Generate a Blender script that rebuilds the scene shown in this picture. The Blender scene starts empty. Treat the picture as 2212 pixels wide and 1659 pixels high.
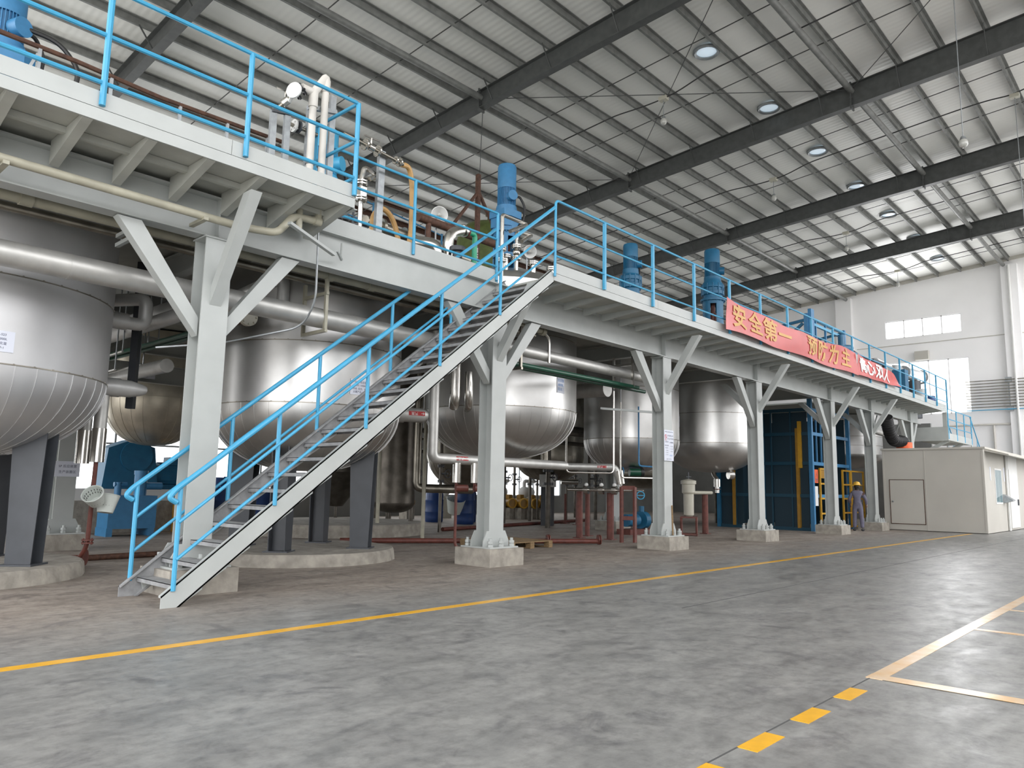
import bpy, math, random
from mathutils import Vector, Matrix
random.seed(7)
SC = bpy.context.scene
COL = SC.collection
PI = math.pi
def V(*a): return Vector(a)

# ------------------------------------------------------------------ camera, world, light, exposure
H0 = 1.35
cam = bpy.data.cameras.new('camera'); camo = bpy.data.objects.new('camera', cam); COL.objects.link(camo)
yaw, pit, rol = math.radians(42.6172), math.radians(7.8377), math.radians(1.07)
fw = V(math.cos(yaw)*math.cos(pit), math.sin(yaw)*math.cos(pit), math.sin(pit))
rt = V(math.sin(yaw), -math.cos(yaw), 0); up = rt.cross(fw)
r2 = rt*math.cos(rol)+up*math.sin(rol); u2 = -rt*math.sin(rol)+up*math.cos(rol)
M = Matrix((r2, u2, -fw)).transposed().to_4x4(); M.translation = V(0, 0, H0)
camo.matrix_world = M
cam.sensor_width = 36; cam.lens = 36*1625.05/2212; cam.clip_end = 300
SC.camera = camo
SC.view_settings.view_transform = 'Standard'; SC.view_settings.look = 'None'
SC.view_settings.exposure = 0.0; SC.view_settings.gamma = 1.0; SC.view_settings.use_curve_mapping = False
SC.cycles.max_bounces = 7; SC.cycles.diffuse_bounces = 4; SC.cycles.glossy_bounces = 4
SC.cycles.transmission_bounces = 4; SC.cycles.caustics_reflective = False; SC.cycles.caustics_refractive = False
SC.cycles.sample_clamp_indirect = 6.0

w = bpy.data.worlds.new('sky'); SC.world = w; w.use_nodes = True
nt = w.node_tree; bg = nt.nodes['Background']
tc = nt.nodes.new('ShaderNodeTexCoord'); sx = nt.nodes.new('ShaderNodeSeparateXYZ')
mr = nt.nodes.new('ShaderNodeMapRange'); mr.inputs[1].default_value = -0.03; mr.inputs[2].default_value = 0.06
mx = nt.nodes.new('ShaderNodeMix'); mx.data_type = 'RGBA'
mx.inputs[6].default_value = (0.58, 0.575, 0.56, 1); mx.inputs[7].default_value = (1.0, 1.0, 1.02, 1)
nt.links.new(tc.outputs['Generated'], sx.inputs[0]); nt.links.new(sx.outputs[2], mr.inputs[0])
nt.links.new(mr.outputs[0], mx.inputs[0]); nt.links.new(mx.outputs[2], bg.inputs[0])
bg.inputs[1].default_value = 4.4

def area(name, loc, rot, sx_, sy_, power, col=(1, 1, 1)):
    l = bpy.data.lights.new(name, 'AREA'); l.shape = 'RECTANGLE'; l.size = sx_; l.size_y = sy_; l.energy = power; l.color = col
    o = bpy.data.objects.new(name, l); COL.objects.link(o); o.location = loc; o.rotation_euler = rot
    return o
# daylight coming in through the window bands of the far wall and of the wall behind the tanks
area('window_daylight', (46.55, 11.3, 10.88), (0, math.radians(90), 0), 1.0, 3.8, 220)
area('window_daylight', (46.55, 11.1, 7.3), (0, math.radians(90), 0), 3.0, 4.0, 400)
area('window_daylight', (14.0, 26.7, 8.6), (math.radians(-90), 0, 0), 26, 2.4, 90)
area('window_daylight', (14.0, 26.7, 2.2), (math.radians(-90), 0, 0), 26, 2.6, 60)

# ------------------------------------------------------------------ materials
def mat(name, col, rough=0.5, metal=0.0, var=0.0, scale=6.0, bump=0.0, bscale=20.0, spec=0.5, col2=None, emis=0.0, stretch=None):
    m = bpy.data.materials.new(name); m.use_nodes = True
    n = m.node_tree; b = n.nodes['Principled BSDF']
    b.inputs['Base Color'].default_value = (*col, 1); b.inputs['Roughness'].default_value = rough
    b.inputs['Metallic'].default_value = metal; b.inputs['Specular IOR Level'].default_value = spec
    t = n.nodes.new('ShaderNodeTexCoord'); src = t.outputs['Object']
    if stretch:
        mp = n.nodes.new('ShaderNodeMapping'); mp.inputs['Scale'].default_value = stretch
        n.links.new(src, mp.inputs[0]); src = mp.outputs[0]
    if var > 0 or col2:
        no = n.nodes.new('ShaderNodeTexNoise'); no.inputs['Scale'].default_value = scale; no.inputs['Detail'].default_value = 5
        n.links.new(src, no.inputs['Vector'])
        cr = n.nodes.new('ShaderNodeValToRGB'); n.links.new(no.outputs[0], cr.inputs[0])
        c2 = col2 or tuple(c*(1-var) for c in col)
        cr.color_ramp.elements[0].position = 0.35; cr.color_ramp.elements[1].position = 0.65
        cr.color_ramp.elements[0].color = (*c2, 1); cr.color_ramp.elements[1].color = (*col, 1)
        n.links.new(cr.outputs[0], b.inputs['Base Color'])
    if bump > 0:
        nb = n.nodes.new('ShaderNodeTexNoise'); nb.inputs['Scale'].default_value = bscale; nb.inputs['Detail'].default_value = 3
        n.links.new(src, nb.inputs['Vector'])
        bp = n.nodes.new('ShaderNodeBump'); bp.inputs['Strength'].default_value = bump; bp.inputs['Distance'].default_value = 0.05
        n.links.new(nb.outputs[0], bp.inputs['Height']); n.links.new(bp.outputs[0], b.inputs['Normal'])
    if emis > 0:
        b.inputs['Emission Color'].default_value = (*col, 1); b.inputs['Emission Strength'].default_value = emis
    return m
MT = {}
def defm(k, *a, **kw): MT[k] = mat(k, *a, **kw)
defm('pale_grey_paint', (0.455, 0.478, 0.465), 0.38, var=0.08, scale=2.5)
defm('deck_soffit_paint', (0.48, 0.49, 0.45), 0.55, var=0.15, scale=3)
defm('blue_paint', (0.06, 0.355, 0.585), 0.34, var=0.1, scale=5)
defm('motor_blue', (0.05, 0.21, 0.41), 0.4, var=0.12, scale=9)
defm('deep_blue_paint', (0.015, 0.14, 0.27), 0.42, var=0.2, scale=4)
defm('drum_blue', (0.012, 0.05, 0.19), 0.42, var=0.2, scale=4)
defm('cladding', (0.64, 0.635, 0.62), 0.36, 1.0, var=0.12, scale=2.0, bump=0.05, bscale=2.2)
defm('matte_cladding', (0.66, 0.66, 0.665), 0.52, 0.9, var=0.08, scale=1.5, bump=0.04, bscale=2.0)
defm('pipe_cladding', (0.60, 0.595, 0.57), 0.44, 0.65, var=0.15, scale=5)
defm('stainless', (0.62, 0.60, 0.56), 0.22, 1.0, var=0.15, scale=7)
defm('stained_stainless', (0.60, 0.55, 0.45), 0.38, 0.75, var=0.25, scale=3, bump=0.05, bscale=3)
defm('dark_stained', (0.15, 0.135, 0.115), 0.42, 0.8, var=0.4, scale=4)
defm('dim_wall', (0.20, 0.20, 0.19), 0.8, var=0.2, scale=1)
defm('lit_pipe_cladding', (0.66, 0.66, 0.65), 0.42, 0.4, var=0.1, scale=5)  # pipe cladding lightened, light on the fittings put into the colour
defm('dull_stainless', (0.36, 0.335, 0.285), 0.36, 1.0, var=0.35, scale=3, bump=0.05, bscale=3)
defm('dark_grey_paint', (0.062, 0.068, 0.078), 0.42, var=0.15, scale=4)
defm('tread_steel', (0.33, 0.335, 0.34), 0.5, var=0.3, scale=9)
defm('roof_steel', (0.075, 0.079, 0.077), 0.5, var=0.25, scale=5)
defm('purlin_steel', (0.20, 0.205, 0.195), 0.5, var=0.3, scale=4)
defm('galvanised', (0.36, 0.38, 0.39), 0.42, 0.6, var=0.2, scale=12)
defm('cream_pvc', (0.44, 0.42, 0.33), 0.42, var=0.2, scale=5)
defm('white_pvc', (0.66, 0.63, 0.58), 0.38, var=0.08, scale=5)
defm('red_oxide', (0.15, 0.042, 0.03), 0.5, var=0.35, scale=8)
defm('rusty_brown', (0.11, 0.05, 0.03), 0.7, var=0.5, scale=14)
defm('green_paint', (0.008, 0.075, 0.042), 0.32, var=0.2, scale=6)
defm('bright_green', (0.03, 0.36, 0.20), 0.35)
defm('olive_paint', (0.10, 0.13, 0.035), 0.45, var=0.3, scale=6)
defm('black_rubber', (0.012, 0.012, 0.013), 0.45)
defm('hose_yellow', (0.56, 0.33, 0.12), 0.45, var=0.15, scale=8)
defm('yellow_paint', (0.60, 0.33, 0.025), 0.45, var=0.15, scale=5)
defm('ochre_paint', (0.36, 0.19, 0.02), 0.45, var=0.2, scale=6)
defm('floor_yellow', (0.80, 0.42, 0.02), 0.32, var=0.12, scale=9)
defm('worn_yellow', (0.62, 0.36, 0.12), 0.28, col2=(0.66, 0.50, 0.34), scale=5)
defm('concrete_block', (0.40, 0.37, 0.32), 0.85, var=0.35, scale=5, bump=0.25, bscale=14)
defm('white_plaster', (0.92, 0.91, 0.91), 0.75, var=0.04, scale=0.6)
defm('cabin_panel', (0.52, 0.50, 0.45), 0.5, var=0.06, scale=1.0)
defm('white_panel', (0.74, 0.74, 0.72), 0.5, var=0.05, scale=1.0)
defm('paper', (0.72, 0.75, 0.84), 0.6)
defm('ink', (0.06, 0.07, 0.14), 0.6)
defm('ink_blue', (0.05, 0.22, 0.55), 0.6)
defm('ink_red', (0.55, 0.03, 0.04), 0.6)
defm('label_red', (0.42, 0.02, 0.02), 0.5)
defm('white_ink', (0.85, 0.85, 0.85), 0.5)
defm('gold_ink', (0.62, 0.33, 0.07), 0.42)
defm('glass', (0.55, 0.65, 0.70), 0.08, spec=0.8)
defm('tinted_glass', (0.10, 0.20, 0.22), 0.06, spec=0.9)
defm('dark_void', (0.02, 0.02, 0.022), 0.8)
defm('wood', (0.30, 0.20, 0.10), 0.75, var=0.4, scale=8, stretch=(1, 6, 6))
defm('white_plastic', (0.62, 0.66, 0.62), 0.45, var=0.08, scale=5)
defm('cream_plastic', (0.50, 0.48, 0.40), 0.4, var=0.1, scale=5)
defm('orange_plastic', (0.80, 0.13, 0.03), 0.45)
defm('coverall_grey', (0.155, 0.15, 0.21), 0.85, var=0.2, scale=9)
defm('skin', (0.20, 0.12, 0.10), 0.55)
defm('hair', (0.012, 0.010, 0.010), 0.6)
defm('helmet_yellow', (0.72, 0.43, 0.05), 0.35)
defm('shoe', (0.03, 0.03, 0.035), 0.6)
defm('daylight_pane', (0.95, 0.98, 1.0), 0.3, emis=2.2)
defm('skylight_lens', (0.66, 0.78, 0.88), 0.15, emis=0.55)
defm('joint_grey', (0.085, 0.085, 0.085), 0.7)
defm('bulb', (0.42, 0.42, 0.39), 0.08, spec=0.8)
defm('cable_black', (0.015, 0.015, 0.015), 0.5)

def floor_mat():
    m = bpy.data.materials.new('polished_concrete'); m.use_nodes = True
    n = m.node_tree; b = n.nodes['Principled BSDF']; L = n.links.new
    t = n.nodes.new('ShaderNodeTexCoord')
    def noise(s, d=6, vec=None, dist=0.0):
        x = n.nodes.new('ShaderNodeTexNoise'); x.inputs['Scale'].default_value = s; x.inputs['Detail'].default_value = d
        x.inputs['Distortion'].default_value = dist; x.inputs['Roughness'].default_value = 0.68; L(vec or t.outputs['Object'], x.inputs['Vector']); return x.outputs[0]
    def ramp(v, stops):
        r = n.nodes.new('ShaderNodeValToRGB'); L(v, r.inputs[0])
        while len(r.color_ramp.elements) < len(stops): r.color_ramp.elements.new(0.5)
        for e, (p, c) in zip(r.color_ramp.elements, stops): e.position = p; e.color = (*c, 1)
        return r.outputs[0]
    mp = n.nodes.new('ShaderNodeMapping'); mp.inputs['Scale'].default_value = (1.0, 2.2, 1.0)
    L(t.outputs['Object'], mp.inputs[0])
    c1 = ramp(noise(1.3, 12, mp.outputs[0], 0.4), [(0.30, (0.15, 0.15, 0.147)), (0.5, (0.218, 0.217, 0.209)), (0.72, (0.285, 0.283, 0.271))])
    c2 = ramp(noise(0.9, 8, mp.outputs[0], 0.8), [(0.30, (0.20, 0.17, 0.145)), (0.5, (0.29, 0.25, 0.215)), (0.72, (0.40, 0.355, 0.31))])
    sp = n.nodes.new('ShaderNodeSeparateXYZ'); L(t.outputs['Object'], sp.inputs[0])
    ad = n.nodes.new('ShaderNodeMath'); ad.operation = 'MULTIPLY_ADD'; L(noise(0.5, 3), ad.inputs[0]); ad.inputs[1].default_value = 2.4
    L(sp.outputs[1], ad.inputs[2])
    k = n.nodes.new('ShaderNodeMapRange'); k.inputs[1].default_value = 7.6; k.inputs[2].default_value = 10.2; L(ad.outputs[0], k.inputs[0])
    mx = n.nodes.new('ShaderNodeMix'); mx.data_type = 'RGBA'; L(k.outputs[0], mx.inputs[0]); L(c1, mx.inputs[6]); L(c2, mx.inputs[7])
    # dark stains and pale scuffs
    st = ramp(noise(2.4, 14, None, 0.6), [(0.36, (0.70, 0.70, 0.72)), (0.47, (1, 1, 1)), (0.68, (1.0, 1.0, 1.0)), (0.80, (1.2, 1.2, 1.2))])
    mu = n.nodes.new('ShaderNodeMix'); mu.data_type = 'RGBA'; mu.blend_type = 'MULTIPLY'; mu.inputs[0].default_value = 1.0
    L(mx.outputs[2], mu.inputs[6]); L(st, mu.inputs[7])
    m3 = n.nodes.new('ShaderNodeMix'); m3.data_type = 'RGBA'; m3.blend_type = 'MULTIPLY'; m3.inputs[0].default_value = 1.0
    L(mu.outputs[2], m3.inputs[6]); L(ramp(noise(9.0, 8), [(0.32, (0.72, 0.72, 0.72)), (0.5, (1, 1, 1)), (0.70, (1.18, 1.18, 1.18))]), m3.inputs[7]); L(m3.outputs[2], b.inputs['Base Color'])
    rr = ramp(noise(1.6, 8, mp.outputs[0]), [(0.3, (0.30,)*3), (0.7, (0.48,)*3)])
    ra = n.nodes.new('ShaderNodeMath'); ra.operation = 'MULTIPLY_ADD'; L(k.outputs[0], ra.inputs[0]); ra.inputs[1].default_value = 0.25
    L(rr, ra.inputs[2]); L(ra.outputs[0], b.inputs['Roughness'])
    bp = n.nodes.new('ShaderNodeBump'); bp.inputs['Strength'].default_value = 0.12; bp.inputs['Distance'].default_value = 0.02
    L(noise(5, 6), bp.inputs['Height']); L(bp.outputs[0], b.inputs['Normal'])
    b.inputs['Specular IOR Level'].default_value = 0.4
    return m
MT['polished_concrete'] = floor_mat()
def roof_mat():
    m = bpy.data.materials.new('roof_sheet'); m.use_nodes = True
    n = m.node_tree; b = n.nodes['Principled BSDF']; L = n.links.new
    t = n.nodes.new('ShaderNodeTexCoord')
    wv = n.nodes.new('ShaderNodeTexWave'); wv.wave_type = 'BANDS'; wv.bands_direction = 'X'; wv.inputs['Scale'].default_value = 1.6
    L(t.outputs['Object'], wv.inputs[0])
    bp = n.nodes.new('ShaderNodeBump'); bp.inputs['Strength'].default_value = 0.22; bp.inputs['Distance'].default_value = 0.02
    L(wv.outputs[0], bp.inputs['Height']); L(bp.outputs[0], b.inputs['Normal'])
    no = n.nodes.new('ShaderNodeTexNoise'); no.inputs['Scale'].default_value = 0.5; L(t.outputs['Object'], no.inputs[0])
    cr = n.nodes.new('ShaderNodeValToRGB'); L(no.outputs[0], cr.inputs[0])
    cr.color_ramp.elements[0].color = (0.80, 0.80, 0.765, 1); cr.color_ramp.elements[1].color = (0.86, 0.86, 0.825, 1)
    L(cr.outputs[0], b.inputs['Base Color']); b.inputs['Roughness'].default_value = 0.5
    b.inputs['Specular IOR Level'].default_value = 0.5
    return m
MT['roof_sheet'] = roof_mat()
def red_mat():
    m = mat('banner_red', (0.58, 0.065, 0.06), 0.28, var=0.12, scale=2.0, spec=0.6)
    return m
MT['banner_red'] = red_mat()

# ------------------------------------------------------------------ mesh builder
def basis(d, upv=(0, 0, 1)):
    d = Vector(d).normalized(); u = Vector(upv)
    if abs(d.dot(u.normalized())) > 0.999: u = V(0, 1, 0) if abs(d.y) < 0.9 else V(1, 0, 0)
    s = d.cross(u).normalized(); return d, s, s.cross(d).normalized()
class MB:
    def __init__(self): self.v = []; self.f = []
    def add(self, vs, fs):
        o = len(self.v); self.v += [tuple(x) for x in vs]; self.f += [tuple(o+i for i in f) for f in fs]; return self
    def box(self, lo, hi):
        x0, y0, z0 = lo; x1, y1, z1 = hi
        return self.add([(x0,y0,z0),(x1,y0,z0),(x1,y1,z0),(x0,y1,z0),(x0,y0,z1),(x1,y0,z1),(x1,y1,z1),(x0,y1,z1)],
            [(0,3,2,1),(4,5,6,7),(0,1,5,4),(1,2,6,5),(2,3,7,6),(3,0,4,7)])
    def cbox(self, c, s, rz=0.0):
        cs, sn = math.cos(rz), math.sin(rz); vs = []
        for z in (-1, 1):
            for x, y in ((-1,-1),(1,-1),(1,1),(-1,1)):
                X, Y = x*s[0]/2, y*s[1]/2; vs.append((c[0]+X*cs-Y*sn, c[1]+X*sn+Y*cs, c[2]+z*s[2]/2))
        return self.add(vs, [(0,3,2,1),(4,5,6,7),(0,1,5,4),(1,2,6,5),(2,3,7,6),(3,0,4,7)])
    def prof(self, p0, p1, pts, upv=(0, 0, 1)):          # sweep a closed profile (side, up) along a straight line
        p0 = Vector(p0); p1 = Vector(p1); d, s, u = basis(p1-p0, upv); n = len(pts)
        vs = [p0+s*a+u*b for a, b in pts]+[p1+s*a+u*b for a, b in pts]
        return self.add(vs, [(i, (i+1) % n, n+(i+1) % n, n+i) for i in range(n)]+[tuple(range(n))[::-1], tuple(range(n, 2*n))])
    def bar(self, p0, p1, w, h, upv=(0, 0, 1)):
        return self.prof(p0, p1, [(-w/2,-h/2),(w/2,-h/2),(w/2,h/2),(-w/2,h/2)], upv)
    def ibeam(self, p0, p1, w, h, tf=0.02, tw=0.014, upv=(0, 0, 1)):
        self.prof(p0, p1, [(-w/2,-h/2),(w/2,-h/2),(w/2,-h/2+tf),(-w/2,-h/2+tf)], upv)
        self.prof(p0, p1, [(-w/2,h/2-tf),(w/2,h/2-tf),(w/2,h/2),(-w/2,h/2)], upv)
        return self.prof(p0, p1, [(-tw/2,-h/2+tf),(tw/2,-h/2+tf),(tw/2,h/2-tf),(-tw/2,h/2-tf)], upv)
    def chan(self, p0, p1, w, h, t=0.012, upv=(0, 0, 1), side=1):
        a = side
        P = [(0,-h/2),(a*w,-h/2),(a*w,-h/2+t),(a*t,-h/2+t),(a*t,h/2-t),(a*w,h/2-t),(a*w,h/2),(0,h/2)]
        return self.prof(p0, p1, P, upv)
    def angle(self, p0, p1, w, t=0.01, upv=(0, 0, 1)):
        return self.prof(p0, p1, [(0,0),(w,0),(w,t),(t,t),(t,w),(0,w)], upv)
    def cyl(self, p0, p1, r0, r1=None, n=14, cap=True):
        r1 = r0 if r1 is None else r1
        p0 = Vector(p0); p1 = Vector(p1); d, s, u = basis(p1-p0); vs = []
        for p, r in ((p0, r0), (p1, r1)):
            vs += [p+(s*math.cos(2*PI*i/n)+u*math.sin(2*PI*i/n))*r for i in range(n)]
        fs = [(i, (i+1) % n, n+(i+1) % n, n+i) for i in range(n)]
        if cap: fs += [tuple(range(n))[::-1], tuple(range(n, 2*n))]
        return self.add(vs, fs)
    def tube(self, pts, r, n=10, bend=0.0, k=5, rs=None, cap=True):
        P = [Vector(p) for p in pts]; Q = [P[0]]; 
        for i in range(1, len(P)-1):
            if bend <= 0: Q.append(P[i]); continue
            a = (P[i-1]-P[i]); b = (P[i+1]-P[i]); q = min(bend, a.length*0.49, b.length*0.49)
            A = P[i]+a.normalized()*q; B = P[i]+b.normalized()*q
            for j in range(k+1):
                t = j/k; Q.append(A*(1-t)**2+P[i]*2*t*(1-t)+B*t*t)
        Q.append(P[-1]); m = len(Q); vs = []; pu = None
        for i, q in enumerate(Q):
            d = (Q[min(i+1, m-1)]-Q[max(i-1, 0)]).normalized()
            if pu is None: _, s, u = basis(d); pu = u
            s = d.cross(pu).normalized(); u = s.cross(d).normalized(); pu = u
            sc = 1.0
            if 0 < i < m-1:
                a = (Q[i]-Q[i-1]).normalized(); c = max(0.35, math.sqrt(max(0.0, (1+a.dot((Q[i+1]-Q[i]).normalized()))/2))); sc = 1/c if bend <= 0 else 1.0
            rr = (rs[i] if rs else r)*sc
            vs += [q+(s*math.cos(2*PI*j/n)+u*math.sin(2*PI*j/n))*rr for j in range(n)]
        fs = [(i*n+j, i*n+(j+1) % n, (i+1)*n+(j+1) % n, (i+1)*n+j) for i in range(m-1) for j in range(n)]
        if cap: fs += [tuple(range(n))[::-1], tuple(range((m-1)*n, m*n))]
        return self.add(vs, fs)
    def lathe(self, prof, c, n=40, axis=(0, 0, 1), closed=False):   # prof: (r, h) along the axis
        d, s, u = basis(axis) if tuple(axis) != (0, 0, 1) else (V(0,0,1), V(1,0,0), V(0,1,0))
        c = Vector(c); vs = []; m = len(prof)
        for r, h in prof:
            vs += [c+d*h+(s*math.cos(2*PI*i/n)+u*math.sin(2*PI*i/n))*max(r, 1e-4) for i in range(n)]
        fs = [(j*n+i, j*n+(i+1) % n, (j+1)*n+(i+1) % n, (j+1)*n+i) for j in range(m-1) for i in range(n)]
        if closed: fs += [((m-1)*n+i, (m-1)*n+(i+1) % n, (i+1) % n, i) for i in range(n)]
        return self.add(vs, fs)
    def sphere(self, c, r, n=12, m=8, s=(1, 1, 1)):
        vs = []; c = Vector(c)
        for j in range(m+1):
            a = PI*j/m
            vs += [(c.x+r*s[0]*math.sin(a)*math.cos(2*PI*i/n), c.y+r*s[1]*math.sin(a)*math.sin(2*PI*i/n), c.z+r*s[2]*math.cos(a)) for i in range(n)]
        return self.add(vs, [(j*n+i, (j+1)*n+i, (j+1)*n+(i+1) % n, j*n+(i+1) % n) for j in range(m) for i in range(n)])
    def prism(self, pts, off):                            # closed polygon extruded by a vector
        off = Vector(off); P = [Vector(p) for p in pts]; n = len(P)
        return self.add(P+[p+off for p in P], [tuple(range(n))[::-1], tuple(range(n, 2*n))]+[(i, (i+1) % n, n+(i+1) % n, n+i) for i in range(n)])
    def torus(self, c, R, r, axis=(0, 0, 1), n=20, m=8):
        return self.lathe([(R+r*math.cos(2*PI*j/m), r*math.sin(2*PI*j/m)) for j in range(m)], c, n, axis, closed=True)
    def flange(self, p, axis, r, t=0.02, nb=6, gap=0.012):   # a bolted pair of flange discs
        p = Vector(p); d, s, u = basis(axis)
        for k in (-1, 1): self.cyl(p+d*(k*gap), p+d*(k*(gap+t)), r, n=16)
        for i in range(nb):
            a = 2*PI*i/nb; q = p+(s*math.cos(a)+u*math.sin(a))*r*0.8
            self.cyl(q-d*(gap+t+0.015), q+d*(gap+t+0.015), r*0.1, n=6)
        return self
    def build(self, name, m, parent=None, smooth=35, loc=None):
        me = bpy.data.meshes.new(name)
        base = Vector((0, 0, 0))
        if parent is not None:
            p = parent
            while p is not None: base += p.location; p = p.parent
        elif loc is not None: base = Vector(loc)
        else:
            xs = [v[0] for v in self.v]; ys = [v[1] for v in self.v]; zs = [v[2] for v in self.v]
            base = V((min(xs)+max(xs))/2, (min(ys)+max(ys))/2, min(zs))
        me.from_pydata([(v[0]-base.x, v[1]-base.y, v[2]-base.z) for v in self.v], [], self.f)
        me.update()
        if smooth:
            me.polygons.foreach_set('use_smooth', [True]*len(me.polygons)); me.set_sharp_from_angle(angle=math.radians(smooth))
        me.materials.append(MT[m] if isinstance(m, str) else m)
        o = bpy.data.objects.new(name, me); COL.objects.link(o)
        if parent is not None: o.parent = parent
        else: o.location = base
        return o
def tag(o, label=None, cat=None, group=None, kind=None):
    if label: o['label'] = label
    if cat: o['category'] = cat
    if group: o['group'] = group
    if kind: o['kind'] = kind
    return o
def thing(name, label, cat, loc, group=None):
    o = bpy.data.objects.new(name, None); o.empty_display_size = 0.2; COL.objects.link(o); o.location = loc
    return tag(o, label, cat, group)
def struct(o): o['kind'] = 'structure'; return o
def copy_tree(o, delta=(0, 0, 0), label=None, group=None, rz=0.0, parent=None):
    c = o.copy(); COL.objects.link(c)
    if parent is None:
        c.location = o.location+Vector(delta); c.rotation_euler = (0, 0, o.rotation_euler.z+rz)
        if label: c['label'] = label
        if group: c['group'] = group
    else: c.parent = parent
    for ch in list(o.children): copy_tree(ch, parent=c)
    return c
ORD = ['first', 'second', 'third', 'fourth', 'fifth', 'sixth', 'seventh', 'eighth', 'ninth', 'tenth', 'eleventh', 'twelfth', 'thirteenth', 'fourteenth', 'fifteenth', 'sixteenth', 'seventeenth', 'eighteenth']
_tx = bpy.data.curves.new('lettering_source', 'FONT')
_to = bpy.data.objects.new('lettering_source', _tx); COL.objects.link(_to)
def text_mesh(body, size, bold=0.0):
    _tx.body = body; _tx.size = size; _tx.align_x = 'CENTER'; _tx.align_y = 'CENTER'; _tx.offset = bold; _tx.resolution_u = 3
    dg = bpy.context.evaluated_depsgraph_get(); dg.update()
    me = bpy.data.meshes.new_from_object(_to.evaluated_get(dg))
    vs = [v.co.copy() for v in me.vertices]; fs = [tuple(p.vertices) for p in me.polygons]; bpy.data.meshes.remove(me)
    return vs, fs
def fine_text(body, size, bold, step=0.05):              # lettering cut into small faces so that it can follow cloth
    import bmesh
    vs, fs = text_mesh(body, size, bold); bm = bmesh.new(); bv = [bm.verts.new(v) for v in vs]
    for f in fs:
        try: bm.faces.new([bv[i] for i in f])
        except ValueError: pass
    bmesh.ops.triangulate(bm, faces=bm.faces[:])
    for _ in range(4):
        es = [e for e in bm.edges if e.calc_length() > step]
        if not es: break
        bmesh.ops.subdivide_edges(bm, edges=es, cuts=1); bmesh.ops.triangulate(bm, faces=[f for f in bm.faces if len(f.verts) > 3])
    bm.verts.index_update(); vs = [v.co.copy() for v in bm.verts]; fs = [tuple(v.index for v in f.verts) for f in bm.faces]; bm.free(); return vs, fs
def put_text(mb, body, size, fn, bold=0.0, sx=1.0):      # fn maps flat (u, v) to a 3-D point on the sign
    vs, fs = text_mesh(body, size, bold); mb.add([fn(v.x*sx, v.y) for v in vs], fs)

# ------------------------------------------------------------------ room shell
XW, YB, YR, X0 = 46.8, 27.0, -9.0, -9.0
def zt(y): return 14.451-0.0795*y                         # top of the rafters
def wall_holes(name, axis, at, a0, a1, z0, z1, holes, th, m):
    # wall in the plane axis=at with rectangular openings (b0,b1,c0,c1); tiles between the cuts
    ys = sorted({a0, a1, *[h[0] for h in holes], *[h[1] for h in holes]}); zs = sorted({z0, z1, *[h[2] for h in holes], *[h[3] for h in holes]})
    mb = MB()
    for i in range(len(ys)-1):
        for j in range(len(zs)-1):
            cy, cz = (ys[i]+ys[i+1])/2, (zs[j]+zs[j+1])/2
            if any(h[0] < cy < h[1] and h[2] < cz < h[3] for h in holes): continue
            if axis == 'x': mb.box((at, ys[i], zs[j]), (at+th, ys[i+1], zs[j+1]))
            else: mb.box((ys[i], at, zs[j]), (ys[i+1], at+th, zs[j+1]))
    return struct(mb.build(name, m, smooth=0))
struct(MB().box((X0, YR, -0.3), (XW+0.3, YB+0.3, 0)).build('floor', 'polished_concrete', smooth=0, loc=(0, 0, 0)))
WH = [(9.35, 13.25, 10.36, 11.42), (9.1, 13.1, 5.85, 8.93)]
wall_holes('wall_far', 'x', XW, YR, YB+0.3, 0, 15.6, WH, 0.3, 'white_plaster')
BH = [(x, x+4.6, 0.9, 3.6) for x in (2.0, 7.4, 12.8, 18.2, 23.6, 29.0)]+[(1.0, 40.0, 7.6, 9.9)]
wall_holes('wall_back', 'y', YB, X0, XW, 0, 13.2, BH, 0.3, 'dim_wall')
struct(MB().box((43.6, 10.4, 0), (43.8, YB, 5.08)).build('wall_dark_screen', 'dim_wall', smooth=0))  # added dark panel, darkening the view behind the lift and far tank
for i, (a, b, c, d) in enumerate(WH):
    mb = MB(); mb.box((XW+0.12, a, c), (XW+0.16, b, d)); g = struct(mb.build('window_%d' % (i+1), 'daylight_pane', smooth=0))
    fr = MB(); n = 4
    for k in range(n+1):
        y = a+(b-a)*k/n; fr.box((XW+0.08, max(a, y-0.03), c), (XW+0.12, min(b, y+0.03), d))
    fr.box((XW+0.08, a, c), (XW+0.12, b, c+0.05)); fr.box((XW+0.08, a, d-0.05), (XW+0.12, b, d)); fr.build('window_frame', 'white_plaster', g, 0)
for i, (a, b, c, d) in enumerate(BH):
    g = struct(MB().box((a, YB+0.12, c), (b, YB+0.16, d)).build('window_%d' % (i+3), 'daylight_pane', smooth=0))
    fr = MB(); n = max(3, round((b-a)/1.15))
    for k in range(n+1):
        x = a+(b-a)*k/n; fr.box((max(a, x-0.03), YB+0.06, c), (min(b, x+0.03), YB+0.12, d))
    for z in (c+0.03, c+(d-c)*0.62, d-0.03): fr.box((a, YB+0.06, z-0.03), (b, YB+0.12, z+0.03))
    fr.build('window_frame', 'galvanised', g, 0)
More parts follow.
